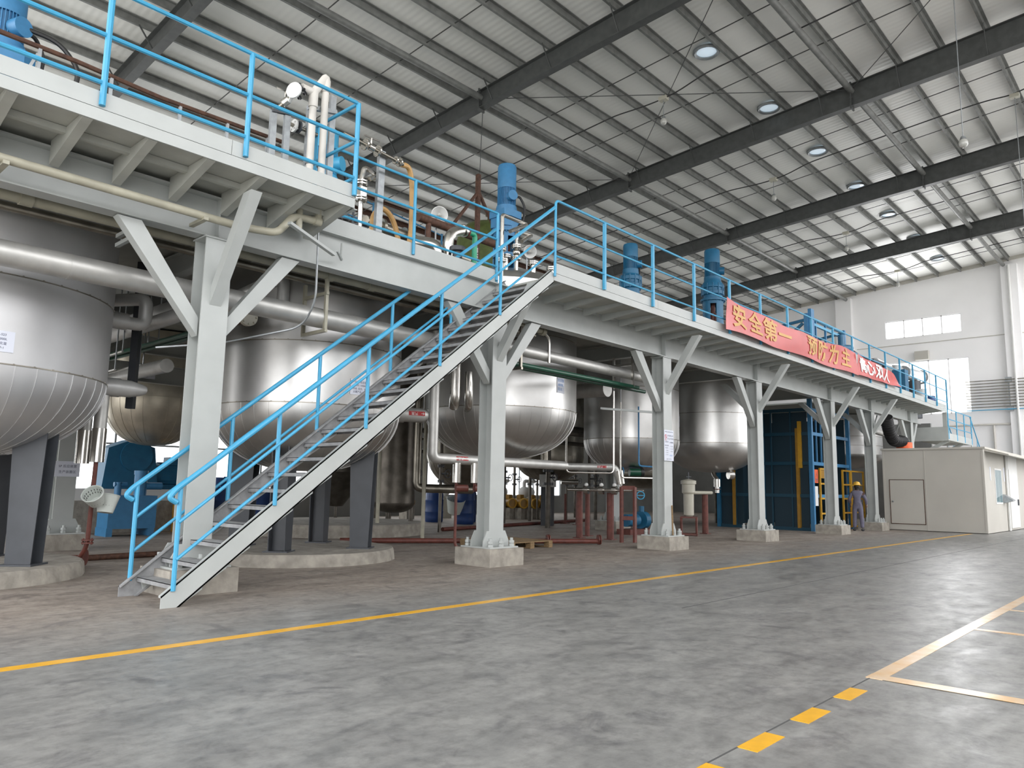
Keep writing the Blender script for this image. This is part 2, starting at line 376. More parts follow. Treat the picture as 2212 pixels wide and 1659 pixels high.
# roof sheeting
rf = MB()                                                 # strip left open at the far right, added unseen to brighten the end wall
for xa, xb, ya, yb in ((X0, XW+0.3, 4.0, YB+0.3), (X0, 36.0, YR, 4.0)):
    z0, z1 = zt(ya)+0.21, zt(yb)+0.21
    rf.add([(xa, ya, z0), (xb, ya, z0), (xb, yb, z1), (xa, yb, z1), (xa, ya, z0+0.08), (xb, ya, z0+0.08), (xb, yb, z1+0.08), (xa, yb, z1+0.08)],
           [(0,3,2,1),(4,5,6,7),(0,1,5,4),(1,2,6,5),(2,3,7,6),(3,0,4,7)])
struct(rf.build('ceiling', 'roof_sheet', smooth=0))
wall_holes('wall_right_unseen', 'y', YR-0.3, 0.0, 27.0, 0, zt(YR), [(0.5, 26.5, 8.2, zt(YR)-0.6)], 0.3, 'white_plaster')  # unseen wall added to shape the tank reflections, open above
# wall trim: pilasters, ledge, downpipe
struct(MB().box((XW-0.35, 15.05, 0), (XW, 15.95, 13.1)).build('trim_1', 'white_plaster', smooth=0))
struct(MB().box((XW-0.03, 7.0, 9.93), (XW, 14.9, 9.97)).build('trim_2', 'cabin_panel', smooth=0))
struct(MB().box((XW-0.05, -2.0, 9.93), (XW, 6.6, 9.97)).build('trim_3', 'cabin_panel', smooth=0))
struct(MB().prof((XW-0.06, 26.5, zt(26.5)+0.12), (XW-0.06, -8.9, zt(-8.9)+0.12), [(-0.06,-0.09),(0.06,-0.09),(0.06,0.09),(-0.06,0.09)]).build('trim_4', 'cabin_panel', smooth=0))
struct(MB().box((XW-0.3, 6.55, 0), (XW, 7.3, 13.7)).build('trim_5', 'white_plaster', smooth=0))
struct(MB().cyl((XW-0.40, 6.92, 0.05), (XW-0.40, 6.92, 13.6), 0.07, n=12).build('trim_6', 'white_panel'))
struct(MB().box((XW-0.02, -8.9, 0), (XW, 6.5, 0.35)).build('baseboard_far', 'ochre_paint', smooth=0))
# floor joint
struct(MB().box((-2, 1.952, 0.0), (XW, 1.962, 0.002)).build('trim_7', 'joint_grey', smooth=0))
struct(MB().box((8, 4.6, 0.0), (XW, 4.615, 0.0015)).build('trim_8', 'joint_grey', smooth=0))

# ------------------------------------------------------------------ floor markings
tag(MB().box((-3, 6.36, 0.0), (31.5, 6.48, 0.003)).build('floor_line', 'floor_yellow', smooth=0), 'long thin yellow line painted on the floor beside the platform', 'floor marking')
dz = ['nearest yellow floor dash, cut by the bottom of the photo', 'second yellow floor dash from the bottom of the photo', 'third yellow floor dash, between two others', 'farthest yellow floor dash, next to the corner of the bay line']
for i, (x0_, x1_) in enumerate(((3.27, 3.62), (3.955, 4.305), (4.65, 5.005), (5.36, 5.70))):
    tag(MB().box((x0_, 1.845, 0.0), (x1_, 1.96, 0.003)).build('floor_dash', 'floor_yellow', smooth=0), dz[i], 'floor marking', 'yellow dashes across the floor')
tag(MB().box((6.1, 1.868, 0.0), (32, 1.985, 0.003)).build('floor_line', 'worn_yellow', smooth=0), 'wide worn yellow bay line running away along the floor at right', 'floor marking')
tag(MB().box((6.1, -6, 0.0031), (6.25, 1.985, 0.005)).build('floor_line', 'worn_yellow', smooth=0), 'worn yellow bay line crossing the floor at the near corner of the bay', 'floor marking')
tag(MB().box((9.06, -5, 0.0), (9.16, 1.868, 0.003)).build('floor_line', 'worn_yellow', smooth=0), 'thin pale cross line, nearer of two at the right edge', 'floor marking')
tag(MB().box((10.91, -5, 0.0), (11.0, 1.868, 0.003)).build('floor_line', 'worn_yellow', smooth=0), 'thin pale cross line, farther of two at the right edge', 'floor marking')

# ------------------------------------------------------------------ roof steel
def depth(y): return 0.57+max(0.0, 14.48-y)*0.0213
RX = [-0.98, 7.02, 15.02, 23.03, 31.06, 38.95]
RL = ['grey', 'dark steel roof rafter crossing the top left corner, nearest of all', 'dark steel roof rafter rising past the white pipe outlet to the top edge',
      'dark steel roof rafter passing just beyond the tallest blue mixer', 'dark steel roof rafter between the fourth and fifth round skylights', 'dark steel roof rafter nearest the white end wall']
PY = [13.65-1.125*k for k in range(-11, 15)]
for i, X in enumerate(RX):
    if i == 0: continue
    ya, yb = 26.9, -8.9
    t = thing('roof_rafter', RL[i], 'roof beam', (X, 9, zt(9)-depth(9)), 'tapered roof rafters')
    mb = MB(); ys = [ya, 14.5, yb]
    for s0, s1 in ((ya, 14.5), (14.5, yb)):
        a0, a1 = zt(s0), zt(s1); b0, b1 = a0-depth(s0), a1-depth(s1)
        for (w_, za, zb, zc, zd) in ((0.24, a0, a0-0.02, a1, a1-0.02), (0.24, b0+0.02, b0, b1+0.02, b1), (0.016, a0-0.02, b0+0.02, a1-0.02, b1+0.02)):
            h = w_/2
            mb.add([(X-h, s0, zb), (X+h, s0, zb), (X+h, s0, za), (X-h, s0, za), (X-h, s1, zd), (X+h, s1, zd), (X+h, s1, zc), (X-h, s1, zc)],
                   [(0,1,2,3),(7,6,5,4),(0,4,5,1),(1,5,6,2),(2,6,7,3),(3,7,4,0)])
    mb.build('beam', 'roof_steel', t, 0)
    for y in (15.3, 7.15, -1.0):
        m2 = MB(); m2.box((X-0.13, y-0.02, zt(y)-depth(y)-0.08), (X+0.13, y+0.02, zt(y)+0.06))
        for zz in (0.05, 0.25, 0.45):
            for sx_ in (-0.08, 0.08): m2.cyl((X+sx_, y-0.05, zt(y)-zz), (X+sx_, y+0.05, zt(y)-zz), 0.018, n=6)
        m2.build('splice_plate', 'roof_steel', t, 0)
    for k, y in enumerate(PY):
        if k % 2 == 0 and -3 < y < 26:
            MB().bar((X-0.45, y, zt(y)+0.02), (X-0.03, y, zt(y)-depth(y)+0.04), 0.04, 0.02, (0, 1, 0)).build('fly_brace', 'roof_steel', t, 0)
SKY_Y = 9.61
for k, y in enumerate(PY):
    n_l = sum(1 for q in PY if SKY_Y < q < y); n_r = sum(1 for q in PY if y < q < SKY_Y)
    lab = ('grey roof purlin, %s one to the %s of the row of round skylights' % (ORD[n_l if y > SKY_Y else n_r], 'left' if y > SKY_Y else 'right'))
    mb = MB().prof((-4, y, zt(y)+0.1), (XW-0.05, y, zt(y)+0.1), [(-0.07,-0.1),(0.0,-0.1),(0.0,0.08),(0.07,0.08),(0.07,0.1),(-0.012,0.1),(-0.012,-0.088),(-0.07,-0.088)])
    tag(mb.build('roof_purlin', 'rusty_brown' if y > 23.2 else 'purlin_steel', smooth=0), lab, 'purlin', 'purlins under the roof sheeting')
for y, lab in ((15.3, 'above the tall blue mixer'), (7.15, 'to the right of the round skylights'), (23.45, 'over the far side of the tanks')):
    zc = zt(y)-0.205
    for a, b in zip(RX[:-1]+[RX[-1]], RX[1:]+[XW]):
        i = (RX+[XW]).index(b)
        pos = ['', 'before the nearest rafter', 'between the first and second rafters', 'between the second and third rafters', 'between the third and fourth rafters', 'before the last rafter', 'reaching the end wall'][i]
        tag(MB().cyl((a+0.02, y, zc), (b-0.02, y, zc), 0.095, n=14).build('tie_tube', 'purlin_steel'), 'round tie tube %s, %s' % (lab, pos), 'tie tube', 'round tie tubes between the rafters')
bay = ['in the nearest roof bay', 'in the second roof bay', 'in the third roof bay', 'in the fourth roof bay', 'in the roof bay next to the end wall']
for i in range(1, 6):
    a = RX[i]; b = (RX+[XW])[i+1]
    for j in (1, 2):
        x = a+(b-a)*j/3
        tag(MB().bar((x, 26.5, zt(26.5)+0.07), (x, -6, zt(-6)+0.07), 0.022, 0.022).build('sag_rod', 'roof_steel', smooth=0), 'thin sag rod across the purlins %s, %s one' % (bay[i-1].replace('next to the end wall','by the end wall'), ('nearer', 'farther')[j-1]), 'rod', 'sag rods across the purlins')
for lab, y0, y1 in (('falling to the right', 15.3, 7.15), ('falling to the left', 7.15, 15.3), ('above the blue mixer', 15.3, 23.45), ('from the far side', 23.45, 15.3), ('at the top right corner', -1.0, 7.15), ('at the top edge right of centre', 7.15, -1.0)):
    tag(MB().tube([(15.1, y0, zt(y0)-0.2), (22.95, y1, zt(y1)-0.2)], 0.013, 6).build('brace_rod', 'roof_steel'), 'thin diagonal brace rod in the second roof bay, '+lab, 'rod', 'diagonal brace rods under the roof')
# skylights
zs_ = zt(SKY_Y)+0.17
for i in range(7):
    x = 18.42+4.21*i
    lab = 'round roof skylight, %s' % ('nearest of the row' if i == 0 else ('farthest of the row, by the end wall' if i == 6 else '%s from the nearest' % ORD[i]))
    t = thing('skylight', lab, 'skylight', (x, SKY_Y, zs_-0.06), 'round skylights in a row')
    MB().lathe([(0.36, 0.0), (0.30, 0.0), (0.28, -0.05), (0.34, -0.09), (0.38, -0.05), (0.38, 0.0)], (x, SKY_Y, zs_), 28).build('rim', 'galvanised', t)
    MB().lathe([(0.29, -0.012), (0.22, -0.03), (0.12, -0.038), (0.0, -0.04)], (x, SKY_Y, zs_), 28).build('lens', 'skylight_lens', t)
# lamp rows
lampX = [19.03, 27.05, 35.0, 42.9]
for i, X in enumerate(lampX):
    zc = zt(11.5)-0.25
    mb = MB().tube([(X, 24, zt(24)-0.07), (X, 13.2, zt(13.2)-0.07), (X, 12.1, zt(12)-0.22), (X, 11.45, zc), (X, 10.9, zc+0.06), (X, 10.0, zt(10)-0.07), (X, 5.0, zt(5)-0.07), (X, 4.2, zt(4.2)-0.1), (X, 3.6, zt(3.6)-0.2), (X, 2.9, zt(2.9)-0.07), (X, -6, zt(-6)-0.07)], 0.02, 6, 0.3)
    tag(mb.build('cable', 'cable_black'), 'black lamp cable slung under the roof, %s' % ('in the second bay' if i == 0 else bay[i+1]), 'cable', 'lamp cables under the roof')
    for (y, drop, row) in ((11.4, 0.75, 'left row'), (3.52, zt(3.52)-0.25-9.4, 'right row')):
        z = zt(y)-0.25
        lab = 'bare lamp hanging from the roof, %s, %s' % (row, ('nearest', 'second', 'third', 'farthest')[i])
        t = thing('pendant_lamp', lab, 'lamp', (X, y, z-drop), 'hanging lamps under the roof')
        MB().box((X-0.09, y-0.13, z-0.07), (X+0.09, y+0.13, z+0.05)).build('junction_box', 'cream_plastic', t, 0)
        MB().cyl((X, y, z-0.07), (X, y, z-drop+0.16), 0.011, n=6).build('stem', 'galvanised', t)
        m2 = MB().lathe([(0.02, 0.17), (0.05, 0.16), (0.07, 0.10), (0.05, 0.09)], (X, y, z-drop), 14); m2.build('socket', 'galvanised', t)
        MB().sphere((X, y, z-drop), 0.10, 14, 10, (1, 1, 1.15)).build('bulb', 'bulb', t)
# ------------------------------------------------------------------ platform: columns, girder, deck, walkways
P = 'pale_grey_paint'
def column(x, y, label, braces, top=4.52, group='columns under the platform', foot=0.3, wd=0.36):
    t = thing('platform_column', label, 'column', (x, y, 0), group)
    MB().box((x-0.43, y-0.43, 0), (x+0.43, y+0.43, foot)).build('concrete_footing', 'concrete_block', t, 0)
    h = wd/2
    m = MB(); m.box((x-h, y-0.16, foot+0.02), (x+h, y-0.14, top)); m.box((x-h, y+0.14, foot+0.02), (x+h, y+0.16, top)); m.box((x-0.008, y-0.14, foot+0.02), (x+0.008, y+0.14, top))
    m.box((x-h-0.02, y-0.18, top-0.02), (x+h+0.02, y+0.18, top)); m.build('shaft', P, t, 0)
    m = MB().box((x-0.36, y-0.36, foot), (x+0.36, y+0.36, foot+0.025)); m.build('base_plate', P, t, 0)
    for sx_ in (-1, 1):
        m = MB()
        for yy in (y-0.16, y+0.14):
            m.prism([(x+sx_*h, yy, foot+0.02), (x+sx_*(h+0.14), yy, foot+0.02), (x+sx_*(h+0.14), yy, foot+0.12), (x+sx_*(h+0.05), yy, foot+0.29), (x+sx_*h, yy, foot+0.29)], (0, 0.02, 0))
        m.build('gusset', P, t, 0)
    for ax in (-0.27, 0.0, 0.27):
        for ay in (-0.28, 0.28):
            m = MB(); m.cyl((x+ax, y+ay, foot+0.02), (x+ax, y+ay, foot+0.17), 0.028, n=8); m.cyl((x+ax, y+ay, foot+0.025), (x+ax, y+ay, foot+0.07), 0.05, n=6); m.cyl((x+ax, y+ay, foot+0.08), (x+ax, y+ay, foot+0.125), 0.05, n=6)
            m.build('anchor_bolt', P, t)
    for b in braces:
        if b in 'LR':                                     # cut level under the girder and upright at the column
            s = -1 if b == 'L' else 1
            MB().prism([(x+s*(h-0.01), y-0.075, top-1.32), (x+s*(h-0.01), y-0.075, top-1.08), (x+s*(h+0.78), y-0.075, top), (x+s*(h+1.06), y-0.075, top)], (0, 0.15, 0)).build('knee_brace', P, t, 0)
        else:
            s = -1 if b == 'F' else 1; zt_ = top+0.42 if b == 'F' else top
            MB().prism([(x-0.075, y+s*0.15, top-0.92), (x-0.075, y+s*0.15, top-0.68), (x-0.075, y+s*0.86, zt_), (x-0.075, y+s*1.06, zt_)], (0.15, 0, 0)).build('knee_brace', P, t, 0)
    return t
CX = [4.4, 9.78, 15.6, 20.66, 26.5, 30.75, 36.0]
CL = ['pale grey H column standing behind the foot of the stairs', 'pale grey H column on a footing just right of the stairs, nearest the pallet', 'pale grey H column carrying the white notice board',
      'pale grey H column in front of the plain scuffed tank', 'pale grey H column between the blue lift cage and the worker', 'pale grey H column at the left end of the white cabin', 'pale grey column rising behind the cabin roof']
for x, l, b in zip(CX, CL, ('LRF', 'LRF', 'LF', 'LFB', 'LFB', 'LFB', 'LR')): column(x, 9.47, l, b)
for x, l in ((5.05, 'inner column standing behind the leftmost tank, with a paper notice'), (21.35, 'inner column standing between the red pipe stands'), (36.2, 'inner column far behind the lift')):
    column(x, 14.9 if x > 6 else 16.6, 'pale grey '+l, 'LR', group='inner columns among the tanks')
t = thing('platform_girder', 'long pale grey I girder along the front columns under the platform', 'girder', (18, 9.47, 4.52))
MB().ibeam((-3, 9.47, 4.81), (37.6, 9.47, 4.81), 0.24, 0.56, 0.022).build('girder_beam', P, t, 0)
for x in CX:
    m = MB(); m.box((x-0.006, 9.35, 4.545), (x+0.006, 9.462, 5.07)); m.build('stiffener', P, t, 0)
t = thing('platform_girder', 'dark inner girder under the platform behind the front tanks', 'girder', (18, 15, 4.52))
MB().ibeam((-3, 15.2, 4.81), (37.6, 15.2, 4.81), 0.24, 0.56, 0.022).build('girder_beam', P, t, 0)
for x in (5.1, 10.4, 15.9, 20.75, 26.6): MB().ibeam((x, 9.7, 4.86), (x, 21, 4.86), 0.18, 0.36).build('cross_beam', P, t, 0)

t = thing('inner_beam', 'pale beams crossing above the stained tank behind the nearest column', 'beam', (6.6, 17.6, 3.5))
for za, zb_ in ((3.56, 3.98), (4.22, 4.62)): MB().ibeam((3.6, 17.6, (za+zb_)/2), (9.6, 17.6, (za+zb_)/2), 0.16, zb_-za).build('beam', P, t, 0)
for x in (3.7, 9.5): MB().bar((x, 17.6, 0), (x, 17.6, 4.7), 0.14, 0.14).build('beam_post', P, t, 0)
TANKS = [(2.35, 12.6, 1.86), (7.8, 12.4, 1.71), (13.1, 12.4, 1.81), (18.7, 12.4, 1.39), (23.6, 12.4, 1.56)]
deck = thing('platform_deck', 'raised steel deck around the tank tops', 'platform', (15, 12, 5.1))
cuts = [-3, 5.1, 10.4, 15.9, 21.3, 26.6]; m = MB()
for (cx, cy, R), xa, xb in zip(TANKS, cuts[:-1], cuts[1:]):
    ya, yb = 9.61, 15.3; n = 64; vs = []
    r = R+0.06
    for i in range(n):
        a = 2*PI*i/n; c, s = math.cos(a), math.sin(a)
        k = min((xb-cx)/c if c > 1e-6 else 1e9, (xa-cx)/c if c < -1e-6 else 1e9, (yb-cy)/s if s > 1e-6 else 1e9, (ya-cy)/s if s < -1e-6 else 1e9)
        vs += [(cx+r*c, cy+r*s), (cx+k*c, cy+k*s)]
    for z0, z1 in ((5.10, 5.16),):
        V3 = [(x, y, z0) for x, y in vs]+[(x, y, z1) for x, y in vs]; N = 2*n; fs = []
        for i in range(n):
            a, b = 2*i, 2*((i+1) % n)
            fs += [(a, b, b+1, a+1), (N+a, N+a+1, N+b+1, N+b), (a, N+a, N+b, b), (a+1, b+1, N+b+1, N+a+1)]
        m.add(V3, fs)
for bx in (((-3, 15.3, 5.1), (26.6, 21.5, 5.16)), ((26.6, 9.61, 5.1), (37.7, 10.35, 5.16)), ((26.6, 10.35, 5.1), (27.3, 21.5, 5.16)), ((31.6, 10.35, 5.1), (37.7, 21.5, 5.16)), ((27.3, 14.4, 5.1), (31.6, 21.5, 5.16))): m.box(*bx)
m.build('floor_plate', 'deck_soffit_paint', deck, 0)
MB().box((5.82, 9.36, 5.095), (9.66, 9.375, 5.32)).build('kick_plate', P, deck, 0)
def walkway(x0, x1, dz, label, joists, jw):
    t = thing('walkway', label, 'walkway', ((x0+x1)/2, 8.9, 5.0+dz))
    MB().box((x0, 8.34, 5.085+dz), (x1, 9.6, 5.12+dz)).build('floor_plate', 'deck_soffit_paint', t, 0)
    MB().box((x0, 8.32, 5.035+dz), (x1, 8.345, 5.168+dz)).build('edge_channel', P, t, 0)
    m = MB()
    xs = x0
    while xs < x1:
        m.box((xs+0.004, 8.326, 5.178+dz), (min(xs+3.5, x1)-0.004, 8.338, 5.365+dz)); xs += 3.5
    m.build('kick_plate', P, t, 0)
    for x in joists:
        if jw > 0.1:   # tapered cantilever bracket
            m = MB().prism([(x-0.05, 8.35, 5.03+dz), (x-0.05, 9.36, 4.86), (x-0.05, 9.36, 5.08+dz), (x-0.05, 8.35, 5.08+dz)], (0.10, 0, 0))
        else: m = MB().prism([(x-0.035, 8.35, 5.045+dz), (x-0.035, 9.355, 4.945+dz), (x-0.035, 9.355, 5.085+dz), (x-0.035, 8.35, 5.085+dz)], (0.07, 0, 0))
        m.build('joist', 'deck_soffit_paint' if jw > 0.1 else P, t, 0)
    return t
wl = walkway(-3, 5.79, 0.07, 'pale grey cantilevered walkway above the foot of the stairs at left', [-1.0, -0.3, 0.4, 1.08, 1.75, 2.43, 3.1, 3.77, 4.45, 5.12, 5.7], 0.15)
MB().chan((5.79, 8.34, 5.175), (5.79, 9.5, 5.175), 0.06, 0.16, 0.012, side=1).build('end_channel', P, wl, 0)
MB().box((-3, 8.85, 5.08), (5.7, 8.93, 5.15)).build('long_stiffener', 'deck_soffit_paint', wl, 0)
walkway(10.1, 37.75, 0.0, 'long pale grey cantilevered walkway with slatted joists right of the stairs', [10.4+0.655*k for k in range(42)], 0.05)

# ------------------------------------------------------------------ guard rails
def rail_run(t, pts, posts, z0, tops, rr=0.022, pr=0.027, mt='blue_paint', names=('top_rail', 'mid_rail', 'low_rail')):
    for nm, z in zip(names, tops):
        MB().tube([(x, y, z) for x, y in pts], rr, 8, 0.05 if len(pts) > 2 else 0).build(nm, mt, t)
    for x, y in posts: MB().cyl((x, y, z0), (x, y, tops[0]), pr, n=8).build('post', mt, t)
t = thing('guard_rail', 'blue guard rail along the upper left walkway', 'railing', (2, 8.31, 5.2), 'blue railings on the platform')
rail_run(t, [(-3, 8.30), (5.76, 8.30), (5.76, 9.35)], [(0.9, 8.30), (2.54, 8.30), (4.165, 8.30), (5.76, 8.30), (5.76, 9.35)], 5.27, (6.61, 6.06, 5.52), 0.026, 0.034)
t = thing('guard_rail', 'long blue guard rail along the walkway right of the stair head', 'railing', (24, 8.31, 5.1), 'blue railings on the platform')
px = [10.09]+[11.6+1.747*k for k in range(16)]
MB().tube([(10.09, 8.29, 5.1), (10.09, 8.29, 6.52), (37.8, 8.29, 6.50)], 0.024, 8, 0.1).build('top_rail', 'blue_paint', t)
for nm, z in (('mid_rail', 6.0), ('low_rail', 5.48)): MB().cyl((10.09, 8.29, z), (37.8, 8.29, z), 0.02, n=8).build(nm, 'blue_paint', t)
for x in px[1:]: MB().box((x-0.028, 8.265, 5.17), (x+0.028, 8.318, 6.5)).build('post', 'blue_paint', t, 0)
t = thing('guard_rail', 'blue guard rail along the stair opening, above the girder', 'railing', (7.7, 9.36, 5.2), 'blue railings on the platform')
rail_run(t, [(5.85, 9.34), (9.68, 9.34)], [(5.85, 9.34), (7.69, 9.34), (9.68, 9.34)], 5.12, (6.40, 5.90, 5.38))

# ------------------------------------------------------------------ staircase
S0x, S1x = 3.58, 10.06; SL = 5.12/(S1x-S0x)
def sz(x): return (x-S0x)*SL
st = thing('staircase', 'steel staircase with blue handrails climbing to the platform', 'staircase', (6.5, 8.9, 0))
for y, side in ((8.32, 1), (9.5, -1)):
    q0, q1 = (S0x, y), (S1x, y); m = MB(); T = 0.016; hh = 0.125
    # channel with its web outermost, cut level with the floor
    y2 = y+side*T; y3 = y+side*0.075
    a = [(S0x, y, 0.0), (S0x+0.20, y, 0.0), (S1x+0.03, y, sz(S1x)-0.13), (S1x+0.03, y, sz(S1x)+0.03), (S1x-0.03, y, sz(S1x)+0.09), (S0x, y, 0.13)]
    m.prism(a, (0, side*T, 0))
    m.prism([(S0x+0.20, y, 0.0), (S1x+0.03, y, sz(S1x)-0.13), (S1x+0.03, y, sz(S1x)-0.11), (S0x+0.17, y, 0.0)], (0, side*0.07, 0))
    m.prism([(S0x, y, 0.11), (S1x-0.03, y, sz(S1x)+0.07), (S1x-0.03, y, sz(S1x)+0.09), (S0x, y, 0.13)], (0, side*0.07, 0))
    m.build('stringer', P if y < 9 else 'tread_steel', st, 0)
nT = 23
for k in range(nT):
    z = 5.12*(k+1)/(nT+1); x = S0x+z/SL-0.02
    m = MB(); m.box((x-0.06, 8.345, z-0.006), (x+0.21, 9.475, z)); m.box((x-0.06, 8.345, z-0.05), (x-0.052, 9.475, z)); m.box((x+0.202, 8.345, z-0.05), (x+0.21, 9.475, z))
    m.build('tread', 'tread_steel', st, 0)
    for y in (8.37, 9.45):
        yy = y if y > 9 else y-0.03
        MB().prism([(x-0.02, yy, z-0.008), (x+0.20, yy, z-0.008), (x+0.20, yy, z-0.05), (x+0.02, yy, z-0.17)], (0, 0.03, 0)).build('tread_bracket', P, st, 0)
postx = (3.7, 4.85, 6.14, 7.44, 8.72)
for y, nm in ((8.30, 'outer'), (9.50, 'inner')):
    x1 = 10.08 if y < 9 else 9.84
    hr = MB().tube([(3.66, y, 1.12), (3.57, y, 1.17), (3.64, y, 1.26), (x1, y, 1.26+(x1-3.64)*0.795)], 0.03, 10, 0.04).build('handrail', 'blue_paint', st)
    for x in postx: MB().cyl((x, y+(0.02 if y < 9 else 0), sz(x)+0.08), (x, y+(0.02 if y < 9 else 0), 1.26+(x-3.64)*0.795), 0.027, n=8).build('post', 'blue_paint', hr)
    for dzz in (0.40, 0.80):
        MB().cyl((3.7, y, 1.26+0.06*0.795-dzz), (x1, y, 1.26+(x1-3.64)*0.795-dzz), 0.02, n=8).build('side_rail', 'blue_paint', hr)
    if y > 9: MB().tube([(9.84, y, 5.05), (9.84, y, 6.2)], 0.03, 8).build('post', 'blue_paint', hr)

# lower landing beyond the end of the walkway
t = thing('stair_landing', 'lower landing with blue rails beyond the end of the walkway, above the cabin', 'landing', (40, 8.9, 3.8))
m = MB(); m.box((37.8, 8.32, 3.82), (42.4, 9.65, 3.9)); m.build('floor_plate', 'deck_soffit_paint', t, 0)
m = MB(); m.box((37.8, 8.31, 3.80), (42.4, 8.33, 4.12)); m.box((37.77, 8.31, 3.78), (37.8, 9.7, 4.4)); m.build('kick_plate', P, t, 0)
for x in (38.2, 40.9): MB().bar((x, 9.5, 3.25), (x, 8.4, 3.82), 0.1, 0.14).build('knee_brace', P, t, 0)
MB().box((37.75, 8.33, 4.4), (37.79, 8.5, 5.04)).build('end_post', P, t, 0)
rail_run(t, [(37.85, 8.31), (42.35, 8.31)], [(37.85, 8.31), (39.4, 8.31), (40.9, 8.31), (42.35, 8.31)], 3.85, (5.2, 4.75, 4.4))
t = thing('back_stairs', 'blue handrails of the far stairs dropping behind the cabin', 'staircase', (43.5, 8.9, 0))
for y in (8.35, 9.4):
    MB().tube([(42.4, y, 5.2), (46.3, y, 2.2)], 0.025, 8).build('handrail', 'blue_paint', t)
    MB().bar((42.4, y, 3.85), (46.4, y, 0.1), 0.03, 0.2).build('stringer', P, t, 0)
    for k in range(4): MB().cyl((42.6+k*1.1, y, 3.75-k*1.02), (42.6+k*1.1, y, 5.05-k*0.85), 0.02, n=6).build('post', 'blue_paint', t)
for k in range(12): MB().box((42.5+k*0.32, 8.38, 3.6-k*0.3), (42.75+k*0.32, 9.37, 3.63-k*0.3)).build('tread', 'tread_steel', t, 0)

# ------------------------------------------------------------------ tanks
def sector(cx, cy, r0, r1, a0, a1, z0, z1, n=12):
    pts = [(cx+r0*math.cos(a0+(a1-a0)*i/n), cy+r0*math.sin(a0+(a1-a0)*i/n), z0) for i in range(n+1)]
    pts += [(cx+r1*math.cos(a0+(a1-a0)*i/n), cy+r1*math.sin(a0+(a1-a0)*i/n), z0) for i in range(n, -1, -1)]
    return MB().prism(pts, (0, 0, z1-z0))
def tank(name, label, cx, cy, R, zs, zb, ztop, m='cladding', seams=(), gores=36, legs=None, dome=None, legm='dark_grey_paint', cone=False):
    t = thing(name, label, 'tank', (cx, cy, zb if not legs else legs[3]), 'process tanks under the platform')
    D = zs-zb
    sh = MB().lathe([(R, zs), (R, ztop)]+([(R, ztop), (R*0.93, ztop+0.16), (R*0.7, ztop+0.36), (R*0.35, ztop+0.46), (0, ztop+0.5)] if dome else [(0, ztop)]), (cx, cy, 0), 72)
    sh.build('shell', m, t, 40)
    n = 14
    if cone: pr = [(0, zb), (R*0.22, zb+0.02), (R*0.93, zs-0.14), (R*0.985, zs-0.05), (R, zs)]
    else: pr = [(R*math.sin(PI/2*i/n)**0.86, zs-D*math.cos(PI/2*i/n)**1.0) for i in range(n+1)]
    d = MB().lathe(pr, (cx, cy, 0), 72)
    if gores:
        for k in range(gores):
            a = 2*PI*k/gores; c, s = math.cos(a), math.sin(a); w_ = 0.007
            for (r0, z0), (r1, z1) in zip(pr[3:-1], pr[4:]):
                d.bar((cx+c*(r0+0.001), cy+s*(r0+0.001), z0), (cx+c*(r1+0.001), cy+s*(r1+0.001), z1), w_, 0.010, (c, s, 0))
    d.build('dished_bottom', m, t, 40)
    for z in (zs,)+tuple(seams):
        b = MB().lathe([(R+0.001, z-0.012), (R+0.008, z-0.010), (R+0.008, z+0.004), (R+0.001, z+0.006)], (cx, cy, 0), 72)
        for k in range(48):
            a = 2*PI*k/48; b.cbox((cx+(R+0.008)*math.cos(a), cy+(R+0.008)*math.sin(a), z+0.004), (0.012, 0.02, 0.012), a)
        b.build('seam_band', m if 'cladding' not in m else 'dull_stainless', t, 40)
    if legs:
        a0, rl, w_, z0 = legs
        for k in range(4):
            a = math.radians(a0+90*k); c, s = math.cos(a), math.sin(a); x, y = cx+rl*c, cy+rl*s
            zz = zs-D*math.sqrt(max(0.0, 1-(rl/R)**2))+0.12
            m2 = MB(); tn = V(-s, c, 0); ra = V(c, s, 0)
            for off in (-0.14, 0.14):           # two flanges across the radius, web between
                q = V(x, y, 0)+tn*off
                wt, wb = w_*0.62, w_*0.46; zh = lambda rr: zs-D*math.sqrt(max(0.0, 1-min(0.985, rr/R)**2))+0.05
                m2.prism([q-ra*wb+V(0,0,z0), q+ra*wb+V(0,0,z0), q+ra*wt+V(0,0,zh(rl+wt)), q-ra*wt+V(0,0,zh(rl-wt))], tn*0.014)
            m2.prism([V(x, y, z0)-tn*0.13, V(x, y, z0)+tn*0.13, V(x, y, zh(rl))+tn*0.13, V(x, y, zh(rl))-tn*0.13], ra*0.014)
            m2.cbox((x, y, z0+0.012), (0.42, 0.42, 0.024), a)
            m2.build('leg', legm, t, 0)
    return t
def pedestal(cx, cy, R, h, label):
    tag(MB().lathe([(0, 0), (R+0.02, 0), (R, h-0.04), (R-0.03, h), (0, h)], (cx, cy, 0), 24).build('tank_plinth', 'concrete_block', None, 30), label, 'plinth', 'round concrete plinths under tanks')
pedestal(2.35, 12.75, 1.83, 0.20, 'round concrete plinth under the leftmost tank')
pedestal(7.75, 12.5, 1.82, 0.20, 'round concrete plinth behind the stairs, under the second tank')
T1 = tank('reactor_tank', 'big clad tank at the left edge with a paper label', 2.35, 12.6, 1.86, 2.74, 1.62, 5.9, seams=(3.86,), gores=44, legs=(46, 1.18, 0.36, 0.20), m='matte_cladding')
T2 = tank('reactor_tank', 'big shiny clad tank seen through the stair rails', 7.8, 12.4, 1.71, 2.70, 1.58, 5.9, seams=(3.75,), gores=40, legs=(40, 1.12, 0.36, 0.20))
